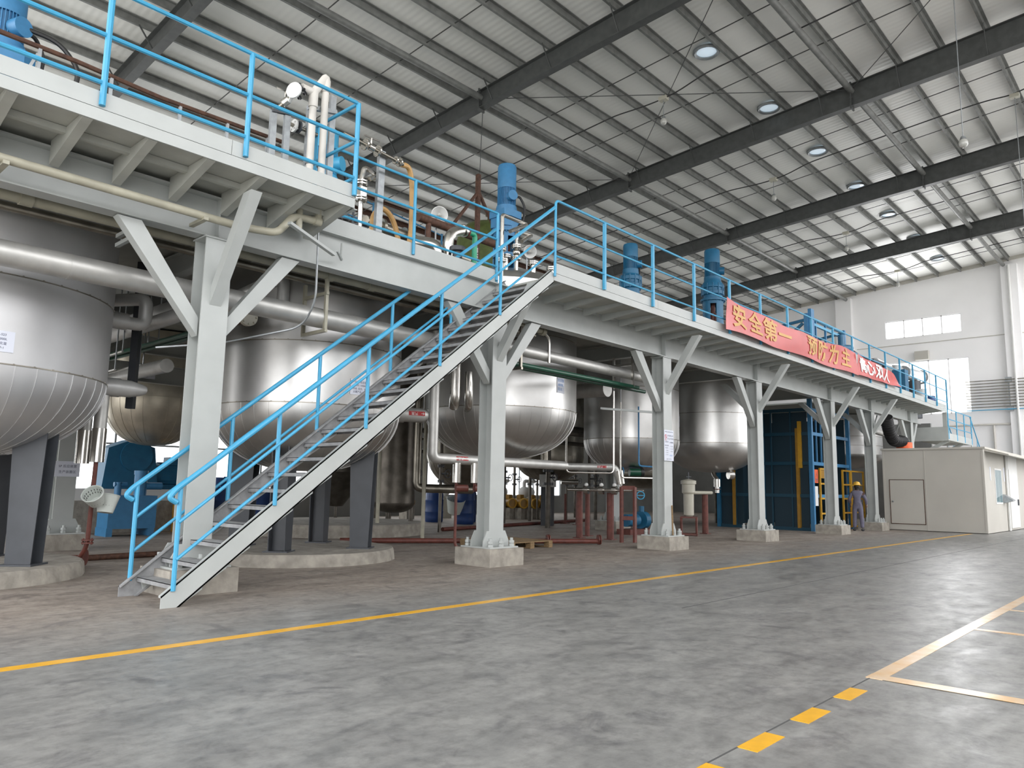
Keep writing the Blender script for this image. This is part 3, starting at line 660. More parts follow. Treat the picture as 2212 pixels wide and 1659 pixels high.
T3 = tank('reactor_tank', 'shiny tank behind the column right of the stairs, with torn blue paper', 13.1, 12.4, 1.81, 3.12, 2.02, 6.0, seams=(4.75,), gores=44, dome=True)
T4 = tank('reactor_tank', 'clad tank behind the column with the notice board', 18.7, 12.4, 1.39, 2.78, 1.86, 6.1, seams=(4.22,), gores=36, dome=True)
T5 = tank('reactor_tank', 'plain scuffed tank without cladding seams, left of the blue lift', 23.6, 12.4, 1.56, 2.92, 1.98, 5.9, m='cladding', seams=(3.9,), gores=0, dome=True)
for (cx, cy, R), tt, n in zip(TANKS[:5], (T1, T2, T3, T4, T5), (4, 4, 6, 6, 6)):
    for k in range(n):
        a = 2*PI*(k+0.3)/n; c, s = math.cos(a), math.sin(a)
        MB().cbox((cx+(R+0.10)*c, cy+(R+0.10)*s, 5.185), (0.24, 0.12, 0.05), a).cbox((cx+(R+0.03)*c, cy+(R+0.03)*s, 5.3), (0.08, 0.02, 0.25), a).build('support_lug', 'dull_stainless', tt, 0)
B1 = tank('reactor_tank', 'stained stainless tank in the gap behind the leftmost tank', 8.0, 19.9, 1.2, 3.42, 2.24, 5.05, m='stained_stainless', gores=26, seams=(4.0,))
B2 = tank('reactor_tank', 'dark stained tank with a narrow bottom below the second tank', 12.6, 18.3, 0.85, 1.7, 0.72, 5.05, m='dark_stained', gores=0, cone=True)
B3 = tank('reactor_tank', 'dark tank hanging low behind the red steam label', 17.9, 18.5, 1.38, 2.6, 1.28, 5.05, m='dull_stainless', gores=30)
B4 = tank('reactor_tank', 'dark round bottomed tank in front of the bright rear windows', 22.3, 18.5, 1.32, 2.55, 1.62, 5.05, m='dull_stainless', gores=36)
B5 = tank('reactor_tank', 'dark tank in shade behind the filter vessel', 28.9, 18.6, 1.3, 2.1, 1.4, 5.05, m='dull_stainless', gores=0)
tank('standpipe_tank', 'slim dark tank standing upright right of the second tank leg', 12.9, 16.1, 0.56, 0.9, 0.62, 5.05, m='dark_stained', gores=0)
pedestal(12.6, 18.3, 2.5, 0.32, 'low concrete plinth in the shade behind the stairs')
# ------------------------------------------------------------------ signs and labels
def plane_fn(o, u, v, off=0.0):
    o = Vector(o); u = Vector(u).normalized(); v = Vector(v).normalized(); n = u.cross(v)
    return lambda a, b: o+u*a+v*b+n*off
def cyl_fn(cx, cy, R, a0, z0):                            # flat sign bent round a vertical cylinder (u grows to the viewer's right)
    return lambda a, b: V(cx+R*math.cos(a0+a/R), cy+R*math.sin(a0+a/R), z0+b)
def sheet(fn, fn_back, wd, ht, n=6):
    m = MB(); vs = []
    for f in (fn, fn_back):
        for i in range(n+1):
            for b in (-ht/2, ht/2): vs.append(f(-wd/2+wd*i/n, b))
    N = 2*(n+1); fs = []
    for i in range(n):
        a = 2*i; fs += [(a, a+2, a+3, a+1), (N+a, N+a+1, N+a+3, N+a+2), (a, N+a, N+a+2, a+2), (a+1, a+3, N+a+3, N+a+1)]
    fs += [(0, 1, N+1, N), (2*n, N+2*n, N+2*n+1, 2*n+1)]
    return m.add(vs, fs)
def paper_sign(name, label, cat, mk, wd, ht, lines, m='paper', ink='ink', group=None):
    # mk(offset) gives the mapping at a height above the carrying surface
    o = sheet(mk(0.006), mk(0.001), wd, ht).build(name, m, None, 30); tag(o, label, cat, group)
    for body, size, u, v, im in lines:
        tm = MB(); put_text(tm, body, size, (lambda f: (lambda a, b: f(a+u, b+v)))(mk(0.008)), 0.0)
        tm.build('lettering', im or ink, o, 0)
    return o
def tk_sign(T, ang, z): cx, cy, R = T; return lambda off: cyl_fn(cx, cy, R+0.002+off, math.radians(ang), z)
paper_sign('paper_label', 'white paper label taped on the leftmost tank', 'label', tk_sign(TANKS[0], 271, 3.01), 0.38, 0.26,
    [('编号: R-S23', 0.040, 0.0, 0.082, None), ('容积: 10000L', 0.040, 0.0, 0.028, None), ('名称: 乳化釜', 0.040, 0.0, -0.028, None), ('产品: SP-1', 0.040, 0.0, -0.082, None)], group='paper labels on tanks')
paper_sign('paper_label', 'white paper label taped on the second tank, behind the stair rails', 'label', tk_sign(TANKS[1], 268, 3.02), 0.40, 0.27,
    [('设备: 反应釜', 0.045, 0.0, 0.085, None), ('容积: 10000L', 0.042, 0.0, 0.028, None), ('用途: 反应、抽真', 0.042, 0.0, -0.03, None), ('主要产品: UT-21', 0.042, 0.0, -0.085, None)], group='paper labels on tanks')
lb = paper_sign('torn_label', 'torn blue and white label on the third tank, right of the column', 'label', tk_sign(TANKS[2], 271, 3.66), 0.26, 0.36,
    [('反应釜', 0.075, 0.0, 0.10, 'ink_blue'), ('8000L', 0.075, 0.0, 0.0, 'ink_blue'), ('乳化', 0.075, -0.03, -0.10, 'ink_blue')], group='paper labels on tanks')
paper_sign('paper_label', 'small grey label on the fourth tank beside the notice board column', 'label', tk_sign(TANKS[3], 303, 3.35), 0.34, 0.30,
    [('R-S07', 0.05, 0.0, 0.09, None), ('反应釜', 0.05, 0.0, 0.03, None), ('5000L', 0.05, 0.0, -0.04, None), ('丙烯酸', 0.05, 0.0, -0.10, None)], group='paper labels on tanks')
nb_o = (15.58, 9.285, 2.40)
nb = paper_sign('notice_board', 'white safety notice board with a red prohibition mark on the third column', 'sign', lambda off: plane_fn(nb_o, (1, 0, 0), (0, 0, 1), 0.004+off), 0.42, 0.72,
    [('严禁烟火必须遵守安全操作规程', 0.026, 0.0, 0.315, 'ink'), ('严禁携带火种', 0.043, 0.06, 0.225, 'ink'), ('进入生产区域', 0.043, 0.06, 0.155, 'ink'), ('注意安全', 0.04, -0.10, 0.08, 'ink'), ('必须戴帽', 0.04, 0.11, 0.07, 'ink'), ('▲ ▲ ▲', 0.045, -0.10, 0.0, 'ink'),
     ('禁止明火', 0.032, -0.10, -0.06, 'ink'), ('一、戴安全帽', 0.022, -0.10, -0.12, 'ink'), ('二、禁止吸烟', 0.022, -0.10, -0.17, 'ink'), ('三、穿工作服', 0.022, -0.10, -0.22, 'ink'), ('四、注意通风', 0.022, 0.11, -0.02, 'ink'), ('五、防止静电', 0.022, 0.11, -0.08, 'ink'), ('六、佩戴手套', 0.022, 0.11, -0.14, 'ink'), ('安全生产', 0.036, 0.10, -0.235, 'ink_blue'), ('安全第一  预防为主', 0.026, 0.0, -0.32, 'ink')])
f9 = plane_fn(nb_o, (1, 0, 0), (0, 0, 1), 0.013)
m = MB()
for k in range(24):
    a, b = 2*PI*k/24, 2*PI*(k+1)/24; q = lambda r, t_: f9(-0.14+r*math.cos(t_), 0.205+r*math.sin(t_))
    m.add([q(0.038, a), q(0.050, a), q(0.050, b), q(0.038, b)], [(0, 1, 2, 3)])
m.add([f9(-0.17, 0.225), f9(-0.16, 0.235), f9(-0.11, 0.185), f9(-0.12, 0.175)], [(3, 2, 1, 0)])
put_text(m, '禁止', 0.04, lambda a, b: f9(a-0.14, b+0.125)); m.build('prohibition_mark', 'ink_red', nb, 0)
paper_sign('paper_label', 'white paper notice on the inner column behind the leftmost tank', 'label', lambda off: plane_fn((5.05, 16.435, 1.55), (1, 0, 0), (0, 0, 1), 0.004+off), 0.44, 0.30, [('SP 反应装置', 0.062, 0.0, 0.05, None), ('生产装置区', 0.062, 0.0, -0.06, None)])
paper_sign('paper_label', 'small paper label on the pale beam behind the nearest column', 'label', lambda off: plane_fn((6.72, 17.51, 3.78), (1, 0, 0), (0, 0, 1), 0.004+off), 0.55, 0.28, [('设备名称: 反应釜', 0.06, 0.0, 0.07, None), ('型号: 5000L', 0.06, 0.0, -0.01, None), ('生产一部', 0.06, 0.0, -0.09, None)])
def pipe_label(label, p0, axis, R, ang, body='蒸汽', ln=0.34, ht=0.085):
    d, s, u = basis(axis); p0 = Vector(p0)
    def mk(off): return lambda a, b: p0+d*a+(s*math.cos(ang-b/R)+u*math.sin(ang-b/R))*(R+0.002+off)
    o = sheet(mk(0.004), mk(0.001), ln, ht, 3).build('pipe_label', 'label_red', None, 30); tag(o, label, 'label', 'red pipe labels')
    t = MB(); put_text(t, body, 0.07, lambda a, b: mk(0.007)(a-0.05, b)); put_text(t, '→', 0.09, lambda a, b: mk(0.007)(a+0.12, b)); t.build('lettering', 'white_ink', o, 0)

# ------------------------------------------------------------------ pipes below the deck
def pipe(name, label, pts, r, m, bend=0.0, cat='pipe', group=None, n=12, joints=(), hang=()):
    o = MB().tube(pts, r, n, bend, 6).build(name, m, None, 40); tag(o, label, cat, group)
    for p, ax, w_, rr in joints:
        d = Vector(ax).normalized(); MB().cyl(Vector(p)-d*w_/2, Vector(p)+d*w_/2, rr, n=n).build('coupling', m, o)
    for q in hang: MB().cyl(q, (q[0], q[1], 5.1), 0.014, n=6).build('hanger_rod', 'galvanised', o)
    return o
X1 = (1, 0, 0)
pipe('insulated_pipe', 'big clad pipe running level behind the columns, in front of the two left tanks', [(-3, 10.1, 3.95), (9.4, 10.1, 3.93), (10.3, 10.1, 4.12), (10.6, 10.1, 4.13)], 0.155, 'pipe_cladding', 0.3, n=20,
     joints=[((2.9, 10.1, 3.94), X1, 0.03, 0.16), ((4.2, 10.1, 3.94), X1, 0.015, 0.158), ((7.1, 10.1, 3.935), X1, 0.03, 0.16), ((8.3, 10.1, 3.93), X1, 0.015, 0.158)])
pipe('insulated_pipe', 'clad pipe running past the third tank to the notice board column', [(10.6, 10.1, 4.13), (16.9, 10.1, 4.10)], 0.12, 'pipe_cladding', n=18, joints=[((12.0, 10.1, 4.122), X1, 0.02, 0.124), ((14.2, 10.1, 4.115), X1, 0.02, 0.124)])
pipe('pvc_pipe', 'cream plastic pipe just below the girder at left, upper of two', [(-3, 10.0, 4.60), (9.8, 10.0, 4.63)], 0.072, 'cream_pvc', joints=[((2.35, 10.0, 4.612), X1, 0.14, 0.088), ((6.55, 10.0, 4.622), X1, 0.12, 0.088), ((7.35, 10.0, 4.624), X1, 0.12, 0.088)])
pipe('pvc_pipe', 'dull pipe behind the cream pipe below the girder', [(-3, 10.42, 4.60), (12, 10.42, 4.60)], 0.06, 'dull_stainless')
pipe('pvc_pipe', 'cream plastic pipe under the left walkway, bending up to the white risers', [(-3, 9.05, 4.70), (4.55, 9.05, 4.66), (4.98, 8.90, 4.66), (5.22, 8.9, 4.97), (5.60, 8.9, 4.99), (5.60, 8.9, 5.30)], 0.052, 'cream_pvc', 0.10, joints=[((5.58, 8.9, 4.99), X1, 0.10, 0.066), ((1.2, 9.05, 4.68), X1, 0.12, 0.066)])
pipe('pvc_pipe', 'cream plastic drop pipe hidden under the corner of the left walkway', [(5.30, 8.9, 4.80), (5.30, 8.9, 5.10)], 0.045, 'cream_pvc')
for x, l in ((1.9, 'at the left edge'), (4.05, 'beside the nearest column')):
    tag(MB().box((x-0.03, 8.98, 4.60), (x+0.03, 9.4, 4.64)).build('pipe_bracket', 'cream_pvc', smooth=0), 'small bracket carrying the cream pipe under the left walkway, '+l, 'bracket', 'pipe brackets')
tag(MB().tube([(6.05, 9.08, 4.72), (6.30, 9.33, 4.70), (6.30, 9.33, 4.95)], 0.018, 6).bar((5.05, 8.72, 4.78), (5.95, 9.0, 4.62), 0.06, 0.04).build('pipe_bracket', P), 'pale angle bracket below the end of the left walkway', 'bracket')
pipe('conduit', 'thin grey conduit dropping past the girder to the big clad pipe', [(5.86, 9.30, 5.0), (5.88, 9.30, 3.95), (5.86, 9.6, 3.62), (5.0, 10.3, 3.33), (4.25, 10.7, 3.2)], 0.016, 'galvanised', 0.2, 'conduit', n=6)
def hanger(label, x, y, z0, z1, w_, m='cream_pvc', both=True):
    t = thing('pipe_hanger', label, 'bracket', (x, y, z0), 'hanging pipe brackets')
    for yy in ((y, y+w_) if both else (y,)): MB().angle((x, yy, z0), (x, yy, z1), 0.05, 0.008, (1, 0, 0)).build('drop_leg', m, t, 0)
    for z in (z0, z0+(z1-z0)*0.72): MB().bar((x+0.02, y-0.02, z), (x+0.02, y+w_+0.04, z), 0.05, 0.05).build('cross_bar', m, t, 0)
hanger('rusty cream hanger frame around the big clad pipe, left of the stairs', 6.46, 9.93, 3.72, 4.55, 0.62, 'cream_pvc')
hanger('pale hanger frame with green pipes, right of the second column', 10.95, 9.85, 3.70, 4.55, 0.5, 'dull_stainless')
hanger('bright hanger frame at the end of the green pipes', 15.1, 9.95, 3.82, 4.55, 0.55, 'stainless')
hanger('pale angled hanger under the girder left of the nearest column', 3.45, 9.7, 4.38, 4.55, 0.5, P, False)
pipe('green_pipe', 'dark green pipe under the clad pipe, front of two', [(10.6, 9.98, 3.80), (15.35, 9.98, 3.80)], 0.05, 'green_paint', group='dark green pipes')
pipe('green_pipe', 'dark green pipe under the clad pipe, rear of two', [(10.6, 10.14, 3.77), (15.9, 10.14, 3.77)], 0.045, 'green_paint', group='dark green pipes')
pipe('pvc_pipe', 'short cream pipe elbow under the girder above the third tank', [(10.2, 9.98, 4.62), (11.78, 9.98, 4.60)], 0.065, 'cream_pvc', joints=[((11.75, 9.98, 4.6), X1, 0.10, 0.10), ((11.3, 9.98, 4.6), X1, 0.08, 0.075)])
pipe('drop_pipe', 'thin dark pipe dropping from the cream elbow', [(11.84, 9.98, 4.56), (11.98, 9.98, 4.48), (11.98, 9.98, 3.95)], 0.03, 'stainless', 0.08)
# nozzles on the first tank
t = thing('pipe_elbow', 'clad elbow nozzle on the right side of the leftmost tank', 'pipe', (4.4, 12.6, 3.85))
MB().cyl((4.14, 12.6, 3.87), (4.52, 12.6, 3.87), 0.135, n=20).build('sleeve', 'lit_pipe_cladding', t)
MB().tube([(4.52, 12.6, 3.86), (4.80, 12.6, 3.86), (4.80, 12.6, 4.30), (4.42, 13.2, 4.30), (4.2, 13.9, 4.28)], 0.105, 16, 0.14).build('bend', 'lit_pipe_cladding', t)
t = thing('pipe_nozzle', 'clad lower nozzle with a tapered end on the leftmost tank', 'pipe', (4.4, 12.6, 2.8))
MB().cyl((4.10, 12.6, 2.80), (4.50, 12.6, 2.80), 0.15, n=20).build('sleeve', 'lit_pipe_cladding', t)
MB().lathe([(0.0, 0.62), (0.06, 0.61), (0.09, 0.55), (0.135, 0.36), (0.14, 0.0)], (4.30, 12.6, 2.80), 20, X1).build('cone', 'lit_pipe_cladding', t)
pipe('steel_post', 'dark grey steel post hanging behind the clad elbow of the leftmost tank', [(4.95, 13.3, 2.55), (4.95, 13.3, 5.09)], 0.085, 'dark_grey_paint', n=4, cat='post')
pipe('insulated_pipe', 'thick capped pipe end behind the nearest column', [(5.45, 12.55, 4.28), (5.45, 19.5, 4.28)], 0.20, 'lit_pipe_cladding', n=20, hang=[(5.45, 13.6, 4.28), (5.45, 18, 4.28)], joints=[((5.45, 12.56, 4.28), (0, 1, 0), 0.03, 0.207)])
pipe('insulated_pipe', 'clad pipe slanting back below the thick capped pipe', [(5.12, 11.9, 4.02), (5.12, 19.5, 4.02)], 0.12, 'lit_pipe_cladding', n=14, hang=[(5.12, 13.4, 4.02), (5.12, 18, 4.02)])
for i, x in enumerate((5.42, 5.60)):
    pipe('green_pipe', 'dark green pipe running back behind the nearest column, %s' % ('left one', 'right one')[i], [(x, 11.6+i*0.2, 3.80), (x, 19.5, 3.80)], 0.04, 'green_paint', group='dark green pipes', hang=[(x, 14, 3.8), (x, 18.4, 3.8)])
pipe('insulated_pipe', 'short clad pipe low behind the nearest column', [(5.75, 13.9, 3.45), (5.75, 19.5, 3.45)], 0.13, 'pipe_cladding', n=14, hang=[(5.75, 15, 3.45), (5.75, 18.2, 3.45)])
for i, (x, z) in enumerate(((5.0, 3.62), (5.3, 3.42), (4.9, 3.28))):
    pipe('thin_pipe', 'thin steel pipe in the gap left of the nearest column, %s' % ('topmost', 'middle', 'lowest')[i], [(x, 14, z), (x+0.2, 19.4, z)], 0.022, 'stainless', group='thin pipes behind the nearest column', n=8, hang=[(x, 14.0, z), (x+0.19, 19.2, z)])
pipe('pipe_elbow', 'clad pipe elbow turning down into the second tank, right of the nearest column', [(5.7, 12.3, 4.25), (6.36, 11.35, 4.76), (6.47, 11.22, 4.74), (6.47, 11.25, 4.2), (6.7, 11.6, 4.05)], 0.10, 'lit_pipe_cladding', 0.1, n=14)
t = thing('manway_cover', 'round bolted flange cover beside the nearest column', 'flange', (5.7, 11, 4))
MB().cyl((5.55, 11.3, 4.05), (5.55, 12.3, 4.05), 0.17, n=18).build('neck', 'cream_plastic', t)
m = MB().cyl((5.74, 10.95, 3.95), (5.74, 11.02, 3.95), 0.15, n=20)
for k in range(8): m.cyl((5.74+0.12*math.cos(k*PI/4), 10.92, 3.95+0.12*math.sin(k*PI/4)), (5.74+0.12*math.cos(k*PI/4), 11.0, 3.95+0.12*math.sin(k*PI/4)), 0.016, n=6)
m.build('cover', 'cream_plastic', t); MB().cyl((5.74, 11.02, 3.95), (5.74, 11.9, 3.95), 0.09, n=12).build('pipe_run', 'rusty_brown', t)
# sleeves and red drain pipes below the first tank
for i, (x, y, zb_, zt_) in enumerate(((4.27, 12.6, 1.62, 2.66), (4.19, 13.0, 1.60, 2.6))):
    t = thing('pipe_sleeve', ('shiny upright pipe sleeve by the leftmost tank, in front, over a red pipe', 'shiny upright pipe sleeve by the leftmost tank, rear left one')[i], 'pipe', (x, y, zb_), 'shiny upright sleeves')
    MB().cyl((x, y, zb_), (x, y, zb_+0.52), 0.105, n=18).build('sleeve', 'stainless', t); MB().cyl((x, y, zb_+0.52), (x, y, zt_), 0.095, n=18).build('pipe_run', 'pipe_cladding', t)
t = thing('drain_pipe', 'red drain pipe dropping to the floor beside the leftmost tank plinth', 'pipe', (4.25, 12.7, 0))
MB().tube([(4.26, 12.6, 1.62), (4.25, 12.62, 0.34), (4.20, 12.85, 0.10), (3.98, 13.0, 0.10)], 0.034, 10, 0.14).build('pipe_run', 'red_oxide', t)
MB().flange((4.25, 12.62, 0.42), (0, 0, 1), 0.085).build('flange', 'red_oxide', t)
t = thing('blind_flange', 'round red blanked pipe end lying on the floor by the leftmost tank', 'pipe', (4.45, 13.0, 0))
MB().cyl((4.0, 13.3, 0.14), (4.36, 13.1, 0.14), 0.04, n=10).build('pipe_run', 'red_oxide', t); MB().cyl((4.36, 13.1, 0.14), (4.40, 13.07, 0.14), 0.125, n=20).build('disc', 'red_oxide', t)
def basket(label, c, ax, r, h):
    t = thing('plastic_basket', label, 'basket', c, 'white baskets hung on pipes')
    d = Vector(ax).normalized(); c = Vector(c); m = MB().lathe([(r*0.72, 0), (r, h), (r+0.012, h), (r*0.74, -0.006), (0, -0.006), (0, 0.002), (r*0.70, 0.002)], c, 20, d); m.build('basket_body', 'white_plastic', t)
    b = MB()
    for k in range(20):
        a = 2*PI*k/20; D_, s, u = basis(d)
        for hh in (0.35, 0.6): rr = r*(0.72+0.28*hh)+0.003; q = c+D_*h*hh+(s*math.cos(a)+u*math.sin(a))*rr; b.bar(q, q+D_*h*0.14, 0.012, 0.006, s)
    b.build('slot_holes', 'dark_void', t, 0)
    MB().torus(c+d*h, r+0.004, 0.012, d, 20, 6).build('rim', 'white_plastic', t)
basket('white plastic basket hung on the red drain pipe, facing left', (4.24, 12.35, 1.02), (-0.55, -0.55, 0.62), 0.145, 0.20)
basket('white slotted basket hung on the red drain pipe, right one', (4.42, 12.50, 0.86), (0.15, 0.1, 0.95), 0.15, 0.26)
basket('white slotted basket leaning between the blue drums', (19.0, 20.2, 0.42), (-0.15, -0.3, 0.9), 0.33, 0.50)

# machines standing far behind the left tank
t = thing('mixer_drive', 'dark blue drive machine on a white plinth behind the leftmost tank', 'machine', (7.6, 22, 0))
MB().box((5.2, 21.0, 0), (9.8, 22.5, 0.82)).build('machine_plinth', 'concrete_block', t, 0)
MB().box((5.9, 21.2, 0.82), (9.2, 22.3, 1.12)).build('base_frame', 'white_panel', t, 0)
m = MB().prism([(6.9, 21.35, 1.12), (8.35, 21.35, 1.12), (8.2, 21.35, 2.25), (7.6, 21.35, 2.45), (7.0, 21.35, 2.2)], (0, 0.8, 0)); m.cyl((7.72, 21.3, 2.0), (7.72, 22.2, 2.0), 0.42, n=24); m.build('gear_case', 'deep_blue_paint', t)
m = MB().cyl((8.3, 21.75, 1.52), (9.5, 21.75, 1.52), 0.33, n=24)
for k in range(18):
    a = 2*PI*k/18; m.bar((8.45, 21.75+0.345*math.cos(a), 1.52+0.345*math.sin(a)), (9.3, 21.75+0.345*math.cos(a), 1.52+0.345*math.sin(a)), 0.012, 0.03)
m.box((8.5, 21.5, 1.12), (9.3, 22.0, 1.25)); m.build('motor', 'deep_blue_paint', t)
MB().box((8.7, 21.55, 1.8), (9.0, 21.95, 2.02)).build('terminal_box', 'deep_blue_paint', t, 0)
t.location.x += 0.5
t = thing('pump_box', 'mid blue pump cabinet with a small motor on top, behind the leftmost tank', 'machine', (7.0, 19.8, 0))
m = MB().box((6.62, 19.5, 0.18), (7.75, 20.2, 0.98)); m.build('tank_case', 'motor_blue', t, 0)
for xf in (6.6, 7.58): MB().box((xf, 19.48, 0), (xf+0.14, 20.2, 0.2)).build('foot', 'motor_blue', t, 0)
MB().cyl((7.45, 19.85, 0.98), (7.45, 19.85, 1.52), 0.15, n=18).cyl((7.45, 19.85, 1.5), (7.45, 19.85, 1.6), 0.165, n=18).build('motor', 'motor_blue', t)
MB().cyl((7.55, 19.8, 1.22), (7.95, 19.8, 1.22), 0.09, n=12).build('side_motor', 'motor_blue', t); MB().cyl((6.9, 19.8, 0.98), (6.9, 19.8, 1.3), 0.08, n=12).cyl((6.8, 19.8, 1.25), (7.1, 19.8, 1.25), 0.06, n=10).build('valve_block', 'motor_blue', t)
t.location.x += 0.35
for i, (x, y) in enumerate(((5.9, 21.0), (9.3, 20.6))):
    tag(MB().cyl((x, y, 0.0), (x, y, 0.72), 0.30, n=20).build('rusty_drum', 'ochre_paint'), 'ochre drum on the floor behind the blue machine, %s' % ('left of the pump cabinet', 'right of the pump cabinet')[i], 'drum', 'ochre drums')
pipe('floor_pipe', 'dark brown pipe lying along the floor behind the foot of the stairs', [(3.9, 13.9, 0.05), (9.6, 14.3, 0.05)], 0.05, 'rusty_brown')
# drums
def drum(label, x, y, r, h, m='drum_blue', lid=None, z0=0.0):
    t = thing('plastic_drum', label, 'drum', (x, y, z0), 'blue plastic drums')
    MB().lathe([(0, 0), (r*0.92, 0), (r*0.99, 0.04), (r, h*0.15), (r*1.0, h*0.28), (r*1.03, h*0.30), (r*1.03, h*0.33), (r, h*0.35), (r, h*0.64), (r*1.03, h*0.66), (r*1.03, h*0.69), (r, h*0.71), (r, h*0.86), (r*0.93, h*0.94), (r*0.95, h*0.97), (r*0.92, h)], (x, y, z0), 28).build('drum_body', m, t)
    MB().lathe([(r*0.92, h), (r*0.9, h-0.02), (0, h-0.02)], (x, y, z0), 28).cyl((x+r*0.5, y, z0+h-0.02), (x+r*0.5, y, z0+h+0.03), r*0.14, n=10).build('drum_lid', lid or m, t)
drum('blue drum at the left of the drum group, right of the second tank leg', 19.45, 21.8, 0.34, 1.22)
drum('blue drum nearest the second column, front one of the group', 19.4, 20.1, 0.36, 1.28)
drum('blue drum standing behind the white basket', 20.6, 21.2, 0.36, 1.25)
drum('blue drum behind the stairs, just right of the nearest column', 11.0, 22.3, 0.34, 1.2)
drum('bright blue drum seen through the stair treads', 10.6, 19.1, 0.40, 1.15)
drum('white topped blue drum far behind the nearest column', 11.6, 23.3, 0.34, 1.5)
# third tank: side pipes
t = thing('steam_pipe', 'clad steam pipe with a red label, turning below the third tank', 'pipe', (10.1, 11.5, 1.9))
MB().tube([(10.12, 11.45, 4.5), (10.12, 11.45, 1.91), (14.4, 11.45, 1.90)], 0.105, 18, 0.13).build('pipe_run', 'pipe_cladding', t)
pipe_label('red steam label on the pipe below the third tank', (10.86, 11.45, 1.908), (1, 0, 0), 0.105, PI*0.06)
t = thing('steam_nozzle', 'clad nozzle with a red label right of the second tank', 'pipe', (9.5, 12.0, 2.75))
MB().cyl((9.2, 11.9, 2.76), (9.58, 11.75, 2.76), 0.165, n=18).build('sleeve', 'pipe_cladding', t); MB().lathe([(0.145, 0), (0.145, 0.42), (0.11, 0.52), (0, 0.53)], (9.56, 11.76, 2.76), 18, (0.93, -0.36, 0)).build('cap', 'pipe_cladding', t)
pipe_label('red steam label on the nozzle right of the second tank', (9.80, 11.667, 2.76), (0.93, -0.36, 0), 0.145, PI*0.05)
for i, (pts, r) in enumerate(([[(10.5, 11.25, 4.4), (10.5, 11.25, 3.12), (10.62, 11.4, 3.0)], 0.11], [[(10.83, 11.2, 3.72), (10.80, 11.15, 3.2), (10.95, 11.3, 3.02), (11.2, 11.6, 3.02)], 0.09])):
    pipe('insulated_pipe', ('short upright clad pipe with a rounded foot left of the third tank', 'bent clad pipe stub touching the third tank')[i], pts, r, 'stainless', 0.12, n=14)
for i, (x, y) in enumerate(((10.66, 11.30), (10.93, 11.04))):
    t = thing('steam_trap', 'shiny hanging cylinder with a red valve below the steam label, %s' % ('left one', 'right one beside the column')[i], 'valve', (x, y, 1.3), 'shiny hanging cylinders')
    MB().cyl((x, y, 1.43), (x, y, 1.83), 0.085, n=18).build('sleeve', 'stainless', t)
    MB().cyl((x, y, 1.30), (x, y, 1.43), 0.035, n=10).cyl((x-0.02, y, 1.32), (x+0.22, y-0.1, 1.32), 0.075, n=10).build('valve', 'red_oxide', t)
pipe('drain_pipe', 'thin red pipe from the hanging cylinders down to the pallet', [(10.66, 11.30, 1.32), (10.66, 11.30, 0.12), (10.95, 11.05, 0.06), (11.5, 11.0, 0.06)], 0.03, 'red_oxide', 0.15)
pipe('insulated_pipe', 'tall clad pipe bending along the floor behind the blue drum', [(12.95, 15.25, 4.9), (12.95, 15.25, 1.29), (13.75, 14.55, 1.28), (14.1, 14.3, 1.28)], 0.115, 'dull_stainless', 0.18, n=14)
pipe('thin_pipe', 'thin cream pipe standing right of the second tank leg, left one', [(12.0, 15.6, 4.9), (12.0, 15.6, 0.4)], 0.05, 'cream_pvc', group='thin upright pipes')
pipe('thin_pipe', 'thin cream pipe standing right of the second tank leg, right one', [(13.0, 15.0, 4.9), (13.0, 15.0, 0.02)], 0.05, 'cream_pvc', group='thin upright pipes')
# pallet, red pipe
t = thing('pallet', 'wooden pallet lying on the floor behind the second column', 'pallet', (13.0, 12.05, 0))
for k in range(9): MB().cbox((13.0, 11.33+k*0.18, 0.151), (1.42, 0.15, 0.022)).build('deck_board', 'wood', t, 0)
for xx in (12.36, 13.0, 13.64):
    for yy in (11.32, 12.05, 12.78): MB().cbox((xx, yy, 0.083), (0.13, 0.15, 0.11)).build('block', 'wood', t, 0)
    MB().cbox((xx, 12.05, 0.016), (0.13, 1.6, 0.022)).build('bottom_board', 'wood', t, 0)
t = thing('floor_pipe', 'red pipe with a flanged end lying on the floor behind the pallet', 'pipe', (13, 12.2, 0))
MB().cyl((10.2, 14.6, 0.09), (15.25, 11.05, 0.09), 0.06, n=12).build('pipe_run', 'red_oxide', t)
for p in ((15.25, 11.05, 0.13), (14.2, 11.79, 0.13)): MB().flange(p, (5.05, -3.55, 0), 0.12).build('flange', 'red_oxide', t)
pipe('floor_pipe', 'dark red pipe lying farther back across the floor', [(15.7, 17.2, 0.06), (26, 19.4, 0.06)], 0.06, 'red_oxide')
# pumps under the tanks
for i in range(6):
    fr = i/4.0; x = 24.36+0.99*(i-1)/3*1.0; y = 22.26-1.13*(i-1)/3
    if i == 5: x, y = 19.9, 24.2
    t = thing('pump_motor', 'ochre pump motor under the tanks, %s' % (['leftmost of the row right of the second column', 'second from the left of the row', 'third from the left of the row', 'fourth from the left of the row', 'rightmost of the row', 'beside the blue drum at left'][i]), 'motor', (x, y, 0), 'row of ochre pump motors')
    d = V(-0.35, -0.94, 0) if i < 5 else V(-0.9, -0.4, 0); c = V(x, y, 0.68)
    MB().cyl(c+d*0.0, c-d*0.7, 0.20, n=20).build('motor_body', 'ochre_paint', t); MB().torus(c+d*0.01, 0.195, 0.035, d, 20, 6).build('end_ring', 'yellow_paint', t)
    MB().cbox((x-d.x*0.35, y-d.y*0.35, 0.95), (0.22, 0.22, 0.2)).build('terminal_box', 'ochre_paint', t, 0); MB().cbox((x-d.x*0.35, y-d.y*0.35, 0.24), (0.4, 0.5, 0.48)).build('stand', 'concrete_block', t, 0)
